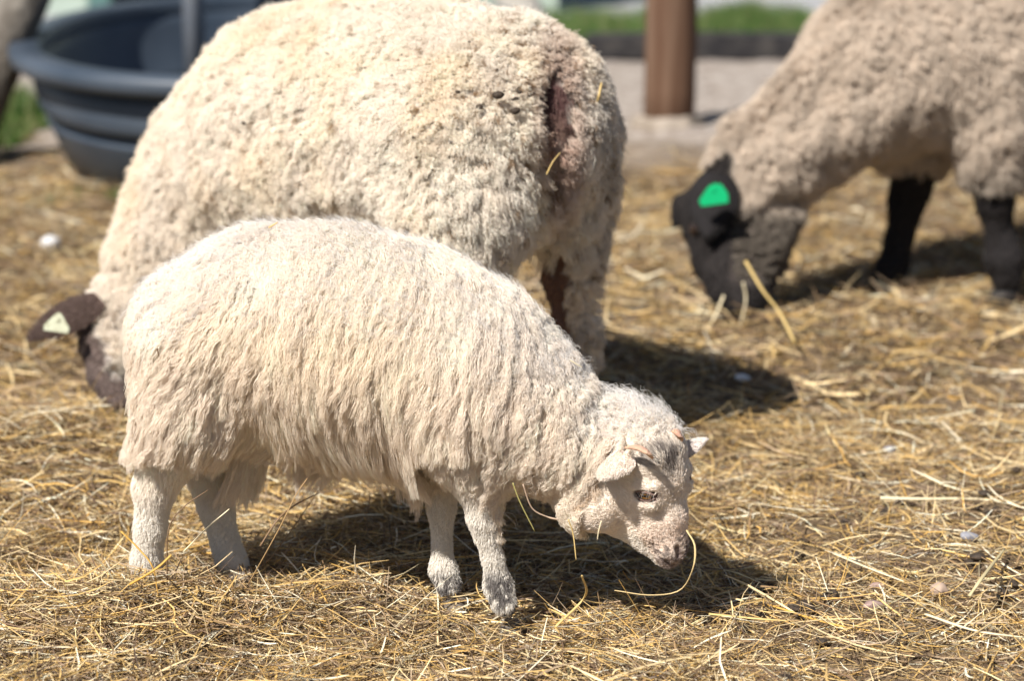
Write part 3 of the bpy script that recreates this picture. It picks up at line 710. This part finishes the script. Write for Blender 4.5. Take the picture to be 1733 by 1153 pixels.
# droppings matted into the rump wool
dr2 = np.random.default_rng(3)
for (x, y, s) in [(dr2.uniform(330, 930), dr2.uniform(60, 400), dr2.uniform(1.2, 2.6)) for _ in range(34)]+[(843, 160, 9), (872, 187, 8), (874, 166, 4), (879, 155, 4), (812, 180, 6), (735, 208, 5), (763, 240, 4), (868, 168, 3), (775, 155, 4), (412, 208, 4), (700, 232, 3)]:
    r = ray(x, y); t = 3.3; p0 = np.array([0, 0, CH])
    for _ in range(60):
        d_ = E.f([p0+r*t])[0]-.0255; t += max(.001, d_)
        if d_ < .001: break
    p = p0+r*t; bm = bmesh.new(); bmesh.ops.create_icosphere(bm, subdivisions=2, radius=s*3.4/FPX)
    for q in bm.verts: q.co = Vector(p)+Vector((q.co.x*1.3, q.co.y, q.co.z*.8))*(1+.3*noise.noise(q.co*300))
    bmobj('dung_clot', bm, M_DUNG, ewe, True)

# ------------------------------------------------------------------ black-faced sheep, head down
suf = empty('black_faced_sheep', G(1690, 490), 'brownish woolly sheep with black face and legs and green ear tag, grazing apart', 'sheep')
S_ = Body(lambda p: .006+.018*sstep(p[:, 2], .22, .4))
S_.px((1400, 205, 5.02, 84), (1480, 130, 5.05, 118), (1570, 85, 5.10, 140), (1700, 45, 5.16, 150), (1850, 30, 5.22, 158), (2020, 30, 5.30, 158), (2150, 40, 5.35, 140))
S_.px((1225, 330, 4.96, 48), (1275, 295, 4.97, 66), (1330, 260, 4.99, 78), (1400, 205, 5.02, 88))
S_.px((1182, 352, 4.955, 36), (1205, 370, 4.93, 50), (1215, 440, 4.87, 40), (1240, 495, 4.81, 32), (1258, 520, 4.78, 26))
S_.px((1260, 350, 4.96, 66), (1300, 385, 4.95, 50), (1280, 440, 4.88, 42), (1268, 500, 4.80, 30))
S_.px((1500, 190, 5.12, 85), (1555, 225, 5.13, 56))
S_.px((1555, 235, 5.14, 50), (1545, 290, 5.15, 38), (1532, 350, 5.15, 27), (1519, 405, 5.14, 19), (1508, 450, 5.13, 25), (1502, 478, 5.12, 25))
S_.px((1670, 150, 5.02, 70), (1670, 220, 5.0, 50), (1680, 285, 5.0, 42), (1685, 340, 5.0, 29), (1694, 395, 5.0, 20), (1697, 410, 5.0, 22), (1700, 440, 5.0, 28), (1703, 468, 5.0, 26))
S_.px((2080, 120, 5.2, 100), (2110, 240, 5.2, 60), (2150, 340, 5.2, 26), (2130, 450, 5.2, 20), (2130, 470, 5.2, 22))
S_.px((2080, 120, 5.42, 100), (2060, 240, 5.42, 60), (2080, 330, 5.42, 26), (2060, 430, 5.42, 20), (2060, 448, 5.42, 22))
V, F = S_.mesh(.0125); V = displaced(S_, V, .006, 10, 41)
def smask(P):
    px, py = proj(P)
    face = (1-sstep(px, 1232, 1250))*sstep(py+.9*(px-1190), 272, 300)
    face = np.maximum(face, sstep(py, 455, 490)*(px < 1330))
    chk = (px < 1380)*sstep(py-.05*(px-1240), 335, 375)
    leg = sstep(py, 268+.30*np.clip(px-1550, 0, 120), 292+.30*np.clip(px-1550, 0, 120))*(px > 1440)
    return face, chk, leg
fm, ck, lg = smask(V); CS = np.array([.66, .565, .47]); col = np.tile(CS*.8, (len(V), 1))
for mk, c in ((ck, (.10, .08, .07)), (fm, (.024, .020, .019)), (lg, (.020, .018, .019))): col = col*(1-mk[:, None])+np.array(c)*mk[:, None]
pymesh('body', V, F, M_SKIN, suf, np.clip(col, .008, .9)); TS = tris(F)
def dS(P, N):
    f_, c_, l_ = smask(P); px, py = proj(P)
    return np.clip(1-np.maximum(f_, l_)*1.2, 0, 1)*np.where(N[:, 1] > .3, .3, 1)*np.where(px > 1800, .4, 1)+1e-6
NL = 15000; R = roots_on(V, TS, NL, dS); px, py = proj(R); f_, c_, l_ = smask(R)
nA = vnoise(R, 5, 51); nB = vnoise(R, 12, 52); rd_ = (px*.5+py*.85)
fold = np.sin(rd_/14.+2*nA)*sstep(1560-px, 0, 150)
comb = np.stack([.35+.4*nA, 0*px, -1+.3*nB], 1)+rng.normal(0, .25, (NL, 3))
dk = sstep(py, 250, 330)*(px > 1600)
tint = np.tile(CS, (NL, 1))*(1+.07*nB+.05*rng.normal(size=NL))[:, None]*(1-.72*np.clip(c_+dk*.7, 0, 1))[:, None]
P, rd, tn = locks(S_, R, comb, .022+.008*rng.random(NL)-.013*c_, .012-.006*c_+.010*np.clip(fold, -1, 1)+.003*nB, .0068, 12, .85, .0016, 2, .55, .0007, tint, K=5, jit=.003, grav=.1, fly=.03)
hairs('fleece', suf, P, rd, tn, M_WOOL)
R = roots_on(V, TS, 9000, lambda P, N: np.maximum(smask(P)[0], smask(P)[2])*(N[:, 1] < .4)+1e-6); n_ = len(R)
P, rd, tn = locks(S_, R, np.tile([.1, 0, -1.], (n_, 1))+rng.normal(0, .2, (n_, 3)), .010, .003, .0015, 2, .8, .0002, 1, .35, .0005, np.tile([.020, .017, .017], (n_, 1))*(1+.5*rng.random((n_, 1))), K=4, jit=.0006, grav=.1, fly=0)
hairs('short_coat', suf, P, rd, tn, M_FUR)
eb = W(1200, 300, 4.87); et = W(1180, 380, 4.80)
Vt, Fs, _, _ = leaf(W(1214, 292, 4.87), W(1196, 400, 4.81), np.array([.2, 1, .1]), .050, cup=.5, th=.008, bend=.0)
ear = pymesh('ear', Vt, Fs, M_SKIN, suf, np.tile([.016, .014, .015], (len(Vt), 1)))
fuzz(Vt, Fs, ear, 'ear_fur', 2500, .008, np.array([0, 0, -1.]), [.02, .018, .018], .0006)
Vt, Fs, _, _ = leaf(W(1165, 335, 5.0), W(1140, 385, 5.03), np.array([.5, 1, .1]), .03, cup=.5, th=.008, bend=.0)
ear = pymesh('ear', Vt, Fs, M_SKIN, suf, np.tile([.016, .014, .015], (len(Vt), 1)))
tagplate(W(1208, 329, 4.79), np.array([-.05, -1, .1]), np.array([-.15, 0, 1.]), M_TAGG, suf, 1.3, [(-.021, -.016), (.021, -.016), (.024, -.006), (.006, .014), (-.004, .017), (-.014, .014), (-.022, -.002)])
eye(W(1176, 388, 4.86), np.array([-.5, -.9, .1]), np.array([.3, 0, -1]), .012, suf, (.035, .018, .010))
for a, b2 in (((1500, 488), 5.12), ((1705, 476), 5.0), ((2130, 480), 5.2), ((2060, 460), 5.42)):
    g = W(a[0], a[1], b2); g[2] = hgt(g[0], g[1]); hoof(g, np.array([-.95, -.1, 0]), suf, 1.5, mat('dark_hoof', (.02, .018, .018), .6))

# ------------------------------------------------------------------ background: tank, post, edging, trunk, shed, grass
M_TANK = mat('tank_plastic', (.030, .045, .068), .5, spec=.5, noise_s=3, noise_c=(.06, .078, .105), bump=(6, .15, .02))
tc0 = np.array([W(520, 165, 7.0)[0]-.02, 7.0, 0.]); tc0 = np.array([-.66, 6.92, 0])
tank = empty('stock_tank', tc0, 'dark blue-grey plastic stock tank with ribbed side and rolled rim', 'water tank')
def ring(prof, ex, ey, name, m, parent, nseg=96):
    Vt = []; Fs = []; k = len(prof)
    for i in range(nseg):
        a = 2*math.pi*i/nseg; c, s_ = math.cos(a), math.sin(a); p_ = 2.2; q = (abs(c)**p_+abs(s_)**p_)**(-1/p_)
        for (r, z) in prof: Vt.append((tc0[0]+(ex+r)*c*q, tc0[1]+(ey+r)*s_*q, z))
    for i in range(nseg):
        for j in range(k-1): Fs.append([i*k+j, ((i+1) % nseg)*k+j, ((i+1) % nseg)*k+j+1, i*k+j+1])
    return pymesh(name, np.array(Vt), Fs, m, parent)
TZ = .33
ring([(-.5, .0), (-.13, .0), (-.105, .012), (-.055, .13), (-.05, .14), (-.075, .148), (-.075, .162), (-.035, .172), (-.03, .185), (-.015, .262), (-.035, .27), (-.035, .285), (-.012, .29), (-.012, .30), (-.04, .30), (-.055, .26), (-.13, .05), (-.5, .04)], .70, 1.0, 'tank_wall', M_TANK, tank)
ring([(-.045, .297), (.0, .288), (.028, .288), (.042, .297), (.044, .325), (.034, .338), (-.035, .340), (-.045, .33), (-.045, .297)], .70, 1.0, 'rim', M_TANK, tank)
ring([(-.6, .12), (-.10, .12)], .70, 1.0, 'water', mat('tank_water', (.012, .014, .016), .08, spec=.6), tank)
M_POST = mat('post_wood', (.085, .038, .02), .85, noise_s=9, noise_c=(.17, .105, .07), bump=(30, .6, .01)); 
tcn = M_POST.node_tree
mp = tcn.nodes.new('ShaderNodeMapping'); mp.inputs['Scale'].default_value = (1, 1, .06)
for l in list(tcn.links):
    if l.from_node.type == 'TEX_COORD': tcn.links.new(l.from_socket, mp.inputs[0]); tcn.links.new(mp.outputs[0], l.to_socket)
tcn.nodes['Noise Texture'].inputs['Scale'].default_value = 22
pb = W(1132, 205, 7.3); post = empty('fence_post', (pb[0], pb[1], 0), 'round weathered brown fence post standing in a pale stone collar', 'post')
pts = np.array([[pb[0]+.003*math.sin(z*5), pb[1], z] for z in np.linspace(-.05, 2.1, 14)]); Vt, Fs = tube(pts, .079-.004*np.linspace(0, 1, 14), 24)
Vt[:, 0] += .004*np.sin(np.arctan2(Vt[:, 1]-pb[1], Vt[:, 0]-pb[0])*5); pymesh('post_shaft', Vt, Fs, M_POST, post)
bm = bmesh.new(); bmesh.ops.create_icosphere(bm, subdivisions=4, radius=1)
for q in bm.verts:
    k = 1+.18*noise.noise(q.co*2.2); q.co = Vector((pb[0]-.005+q.co.x*.11*k, pb[1]+q.co.y*.11*k, q.co.z*.05*k))
bmobj('collar', bm, mat('collar_stone', (.36, .31, .26), .9, noise_s=20, noise_c=(.22, .18, .14), bump=(40, .5, .01)), post, True)
# timber edging behind
M_EDGE = mat('old_timber', (.022, .021, .024), .9, noise_s=14, noise_c=(.06, .055, .052), bump=(40, .5, .01))
for i, (x0, x1) in enumerate(((-1.9, .25), (.27, 1.3), (1.32, 3.4))):
    bm = boxes_mesh([(x0, 8.86+.02*i, -.02, x1, 9.02+.02*i, .075)], .012); bmesh.ops.subdivide_edges(bm, edges=bm.edges[:], cuts=3)
    for q in bm.verts: q.co += Vector((0, noise.noise(q.co*3), noise.noise(q.co*3+Vector((5, 0, 0)))))*.012
    o = bmobj('timber_edging', bm, M_EDGE, None); tag(o, ['dark timber edging lying mostly hidden behind the big ewe', 'dark timber edging lying right behind the fence post', 'dark timber edging running behind the black-faced sheep'][i], 'timber', 'timbers edging the far grass')
# grass
def blades(name, N, regs, h, lab, cols):
    xs_ = []; ys_ = []; hs = []
    for (x0, x1, y0, y1, fr, hh) in regs:
        k = int(N*fr); x_ = rng.random(k)*(x1-x0)+x0; y_ = rng.random(k)*(y1-y0)+y0; kp = rng.random(k) < .25+.9*sstep(vnoise(np.stack([x_, y_, 0*x_], 1), 2.5, 77), -.4, .4); x_, y_ = x_[kp], y_[kp]; k = len(x_)
        e = np.minimum(sstep(x_, x0, x0+.12), 1-sstep(x_, x1-.12, x1)); xs_.append(x_); ys_.append(y_); hs.append(hh*(.4+.6*e)*(.5+.7*rng.random(k)))
    x = np.concatenate(xs_); y = np.concatenate(ys_); hh = np.concatenate(hs); N = len(x)
    az = rng.random(N)*6.283; ln = rng.normal(0, .3, (N, 2)); wd = .0035
    V = np.empty((N, 4, 2, 3)); S = np.stack([np.cos(az), np.sin(az), 0*az], 1)
    for k in range(4):
        t = k/3; c = np.stack([x+ln[:, 0]*hh*t*t, y+ln[:, 1]*hh*t*t, hgt(x, y)+hh*t], 1); ww = wd*(1-.85*t)
        V[:, k, 0] = c-S*ww; V[:, k, 1] = c+S*ww
    i0 = (np.arange(N)*8)[:, None]; kk = (np.arange(3)*2)[None]; a = i0+kk; Fq = np.stack([a, a+1, a+3, a+2], -1).reshape(-1, 4)
    C = np.array(cols)[rng.integers(0, len(cols), N)]*(.7+.6*rng.random(N))[:, None]; C = np.repeat(C, 8, 0)
    o = pymesh(name, V.reshape(-1, 3), Fq, M_GRASS, None, np.clip(C, .01, .9), False); tag(o, lab, 'grass', kind='stuff'); return o
M_GRASS = mat('grass_blade', attr='tint', rough=.6, trans=.35)
gc = [(.07, .17, .03), (.10, .22, .04), (.20, .26, .09), (.05, .12, .03), (.30, .29, .14)]
def gx(px, py): return G(px, py)[0]
blades('grass', 30000, [(-.2, 1.3, 9.08, 10.2, .62, .07), (gx(1178, 70), gx(1330, 70), 9.1, 9.8, .2, .10), (gx(1240, 70), gx(1325, 70), 9.2, 9.7, .07, .17), (gx(1330, 70), gx(1500, 70), 9.1, 9.8, .06, .06)], .1, 'green grass growing along the far timber edging', gc)
blades('grass', 14000, [(-1.75, -1.42, 6.75, 7.6, .35, .10), (-1.30, -.4, 6.0, 6.2, .06, .025)], .1, 'green grass tufts beside the stock tank', gc)
# leaning trunk
M_BARK = mat('bark', (.10, .085, .07), .95, noise_s=16, noise_c=(.20, .18, .155), bump=(30, .8, .02))
c = spline([W(-150, 400, 6.55), W(-60, 230, 6.6), W(10, 60, 6.7), W(75, -90, 6.8), W(150, -300, 6.9)], 20); c[0, 2] = -.03
Vt, Fs = tube(c, np.linspace(.085, .066, 20), 20); Vt += .004*np.stack([vnoise(Vt, 9, 3), vnoise(Vt, 9, 4), 0*Vt[:, 0]], 1)
tr = empty('leaning_tree', (c[0, 0], c[0, 1], 0), 'bare grey-brown trunk leaning beside the stock tank', 'tree'); pymesh('trunk', Vt, Fs, M_BARK, tr)
# shed behind the tank
sh = empty('shed', (-2.2, 10.4, 0), 'pale shed with teal door frame and dark open doorway behind the tank', 'shed')
M_PALE = mat('pale_boards', (.42, .50, .44), .8, noise_s=8, noise_c=(.33, .40, .35)); M_TEAL = mat('teal_paint', (.075, .16, .155), .6, noise_s=20, noise_c=(.11, .2, .19)); M_DARK = mat('dark_inside', (.012, .014, .018), .9); M_GMET = mat('grey_metal', (.22, .25, .30), .45, metal=.3, noise_s=30, noise_c=(.28, .30, .34)); M_ROOF = mat('shed_roof', (.12, .12, .13), .7)
def X_(px, Y): return W(px, 30, Y)[0]
bmobj('shed_wall', boxes_mesh([(-3.6, 10.4, -.02, X_(150, 10.4), 10.5, 2.2), (X_(390, 10.4), 10.4, -.02, .1, 10.5, 2.2), (-3.6, 12.4, -.02, .1, 12.5, 2.2), (-3.7, 10.4, -.02, -3.603, 12.5, 2.2), (.103, 10.4, -.02, .2, 12.5, 2.2)], .005), M_PALE, sh)
bmobj('door_frame', boxes_mesh([(X_(151, 10.36), 10.36, -.02, X_(188, 10.36), 10.48, 2.0), (X_(370, 10.36), 10.36, -.02, X_(389, 10.36), 10.48, 2.0), (X_(151, 10.36), 10.36, 2.003, X_(389, 10.36), 10.48, 2.1)], .004), M_TEAL, sh)
bmobj('shed_floor', boxes_mesh([(-3.5, 10.5, 0, .0, 12.3, .03)], 0), M_DARK, sh)
bmobj('roof', boxes_mesh([(-3.8, 10.1, 2.205, .3, 12.7, 2.28)], .01), M_ROOF, sh)
g = [W(329, 60, 7.6)[0], 7.6]; Vt, Fs = tube([(g[0], g[1], z) for z in (.05, .5, 1, 1.6)], .034, 16)
tag(pymesh('standpipe', Vt, Fs, M_GMET, None, loc=(g[0], g[1], 0)), 'light grey upright pipe standing in the water of the tank', 'pipe')
c = spline([W(905, 130, 8.2), W(900, 60, 8.25), W(862, -30, 8.3), W(820, -160, 8.35)], 12); c[0] = [c[1, 0]+.08, 8.2, -.02]
Vt, Fs = tube(c, .07, 18); tag(pymesh('fallen_log', Vt, Fs, mat('pale_wood', (.50, .48, .44), .85, noise_s=12, noise_c=(.38, .35, .31)), None, loc=c[0]), 'pale bleached leaning log behind the rump of the big ewe', 'log')

# ------------------------------------------------------------------ individual stems, stones, droppings
def stem(pts, r, colr, lab, name='straw_stem', grp='single straws and stalks', flat=.6):
    c = spline(pts, 22); Vt, Fs = tube(c, r*(1-.35*np.linspace(0, 1, 22)**2), 7, True, flat)
    o = pymesh(name, Vt, Fs, M_STRAW, None, np.tile(colr, (len(Vt), 1))*(1+.10*vnoise(Vt, 60, 3))[:, None], loc=Vt[0]); tag(o, lab, 'straw', grp)
GOLD = (.62, .45, .18); PALE = (.78, .68, .46); BRN = (.22, .14, .08); ORG = (.62, .36, .08); OLV = (.42, .38, .14)
stem([W(1162, 898, 3.0), W(1176, 925, 2.985), W(1172, 965, 2.98), W(1150, 1000, 2.99), W(1100, 1008, 2.99), W(1040, 1000, 3.0)], .0014, (.66, .50, .25), 'curved golden straw hanging from the mouth of the lamb')
stem([W(1262, 442, 4.55), W(1290, 490, 4.52), W(1320, 530, 4.5), W(1345, 580, 4.45)], .0045, GOLD, 'thick golden stalk standing in front of the black sheep muzzle')
stem([W(1258, 478, 4.75), W(1262, 510, 4.75), W(1250, 560, 4.72)], .004, PALE, 'short pale stalk upright before the black sheep muzzle')
stem([W(1225, 500, 4.72), W(1210, 535, 4.71), W(1195, 560, 4.7)], .003, PALE, 'thin pale stalk left of the black sheep muzzle')
stem([G(1490, 843, .012), G(1560, 845, .014), G(1650, 845, .012), G(1733, 852, .01)], .0035, PALE, 'long pale stem lying flat on the bare ground at right')
stem([G(1300, 1024, .01), G(1400, 1055, .012), G(1480, 1070, .01)], .0022, ORG, 'orange-yellow straw on the dark soil below the lamb shadow')
stem([G(1200, 1040, .012), G(1280, 1048, .014), G(1335, 1052, .012)], .0024, GOLD, 'golden straw lying just below the tip of the lamb shadow')
stem([G(1410, 937, .012), G(1470, 962, .015), G(1530, 985, .01)], .0022, PALE, 'pale straw slanting down across the bare ground')
stem([G(1565, 1040, .015), G(1650, 1068, .02), G(1733, 1080, .012)], .0026, PALE, 'pale straw running out of the picture low on the right')
stem([G(1640, 1010, .03), G(1665, 975, .05), G(1700, 930, .03)], .003, (.5, .42, .24), 'bent stalk raised off the ground near the right edge')
stem([G(1600, 940, .01), G(1640, 945, .012), G(1690, 950, .01)], .0018, (.75, .5, .1), 'short bright yellow straw near the right edge')
stem([W(283, 1000, 3.1), W(285, 900, 3.09), W(310, 860, 3.09), W(352, 830, 3.10)], .0016, BRN, 'dark curved twig rising between the hind legs', 'twig')
stem([W(420, 990, 3.1), W(470, 900, 3.1), W(500, 840, 3.11), W(520, 810, 3.12)], .0014, (.34, .22, .10), 'thin brown stalk leaning up towards the belly of the lamb', 'twig')
stem([W(440, 925, 3.16), W(470, 880, 3.17), W(500, 855, 3.2), W(540, 835, 3.22)], .0018, BRN, 'dark forked twig lying under the belly of the lamb', 'twig')
stem([W(310, 935, 3.12), W(350, 895, 3.12), W(388, 862, 3.13)], .0016, PALE, 'pale straw crossing the far hind leg')
stem([W(205, 900, 3.05), W(235, 930, 3.04), W(258, 960, 3.03), W(268, 1010, 3.03)], .0016, ORG, 'orange straw crossing the near hind hoof')
stem([W(220, 990, 3.03), W(262, 965, 3.02), W(290, 940, 3.03)], .0028, ORG, 'broad orange straw at the foot of the near hind leg')
stem([W(868, 818, 3.0), W(880, 850, 3.0), W(905, 900, 3.0)], .0016, OLV, 'greenish stalk dangling from the throat wool of the lamb')
stem([W(962, 880, 3.0), W(970, 905, 3.0), W(975, 948, 2.99)], .0016, GOLD, 'golden straw dangling below the jaw of the lamb')
stem([W(1018, 882, 2.95), W(1013, 900, 2.95), (W(1011, 914, 2.95))], .0014, PALE, 'tiny pale straw stuck under the cheek of the lamb')
stem([W(885, 820, 3.0), W(900, 860, 3.0), W(925, 875, 3.0), W(945, 880, 2.99)], .0016, (.45, .33, .24), 'reddish brown stalk caught in the throat wool')
stem([G(940, 1062, .02), G(990, 1010, .05), W(985, 975, 2.93)], .002, GOLD, 'slanting golden stalk below the throat of the lamb')
stem([W(455, 385, 3.10), W(470, 376, 3.10)], .002, (.70, .45, .2), 'bit of orange straw lying on the back of the lamb')
stem([W(266, 590, 3.07), W(269, 604, 3.07)], .0018, BRN, 'brown seed husk stuck in the rump wool of the lamb')
stem([W(965, 610, 3.0), W(985, 622, 3.0)], .0012, PALE, 'short straw caught on the nape wool of the lamb')
stem([W(925, 295, 3.60), W(935, 275, 3.60), W(948, 258, 3.61)], .002, GOLD, 'golden straw caught below the tail of the ewe')
stem([W(1008, 178, 3.70), W(1014, 160, 3.70), W(1018, 140, 3.71)], .0035, GOLD, 'flat straw stuck high on the right haunch of the ewe')
def stone(px, py, s, m, lab, cat, name, grp=None, z=.004, sq=.6, Y=None, sd=0):
    g = G(px, py); g[2] = hgt(g[0], g[1])+z; bm = bmesh.new(); bmesh.ops.create_icosphere(bm, subdivisions=3, radius=s)
    o3 = Vector((sd*1.7, px*.01, py*.01))
    for q in bm.verts:
        k = 1+.35*noise.noise(q.co*(1.1/s)+o3); q.co = Vector((q.co.x*1.25*k, q.co.y*k, q.co.z*sq*k+s*sq*.5))
    me = bpy.data.meshes.new(name); bm.to_mesh(me); bm.free(); me.materials.append(m); me.polygons.foreach_set('use_smooth', [True]*len(me.polygons))
    o = bpy.data.objects.new(name, me); o.location = Vector(g); link(o); tag(o, lab, cat, grp); return o
M_WST = mat('white_stone', (.72, .72, .72), .7, noise_s=40, noise_c=(.55, .55, .56)); M_TST = mat('tan_stone', (.45, .34, .26), .8, noise_s=60, noise_c=(.34, .25, .2)); M_PST = mat('pink_stone', (.42, .29, .26), .8, noise_s=60, noise_c=(.3, .22, .2)); M_GST = mat('grey_stone', (.30, .30, .33), .8, noise_s=60, noise_c=(.2, .2, .23))
stone(86, 412, .019, M_WST, 'bright white stone lying left of the big ewe', 'stone', 'stone', 'stones in the hay', .01, 1.)
stone(1255, 663, .012, M_WST, 'white stone beside the shadow of the ewe', 'stone', 'stone', 'stones in the hay', .014)
stone(1590, 1012, .010, M_TST, 'tan stone standing in the dirt at lower right', 'stone', 'stone', 'stones in the hay', .008, 1.)
stone(1478, 1030, .011, M_PST, 'pink flat stone below the tan stone', 'stone', 'stone', 'stones in the hay', .006, .5)
stone(1485, 990, .009, M_PST, 'small pink stone above the flat pink one', 'stone', 'stone', 'stones in the hay', .006, .5)
stone(1640, 922, .011, M_GST, 'bluish grey stone near the right edge', 'stone', 'stone', 'stones in the hay', .008, .6)
stone(1505, 762, .010, M_GST, 'pale grey stone between the straws at right', 'stone', 'stone', 'stones in the hay', .012, .7)
first = None; drng = np.random.default_rng(5)
spots = [(1290, 1035), (1302, 1043), (1286, 1046), (1345, 1040), (1360, 1036), (1372, 1044), (1352, 1050), (1410, 1014), (1398, 1018), (1530, 851), (1520, 848), (1543, 855), (1670, 878), (1655, 872), (1684, 876), (1665, 858), (1295, 968), (1308, 975), (1330, 1155), (1500, 864), (1495, 870), (1430, 885), (1700, 762), (1545, 780), (1560, 776), (1452, 805), (1700, 1010), (1715, 1000), (1655, 965), (1640, 970)]
for i in range(36):
    if i < len(spots): a = spots[i]
    else: a = (drng.uniform(1220, 1725), drng.uniform(740, 1120))
    if first is None:
        first = stone(*a, .0068, M_DUNG, 'dark sheep dropping among the chaff on the bare ground at right', 'dropping', 'dropping', 'sheep droppings on the bare ground', .005, .8); o = first
    else:
        o = first.copy(); g = G(*a); g[2] = hgt(g[0], g[1])+.004+.004*drng.random(); o.location = Vector(g); sc.collection.objects.link(o)
    o.rotation_euler = (0, 0, drng.random()*6); k = .8+.5*drng.random(); o.scale = (k*1.15, k*.9, k*.9)
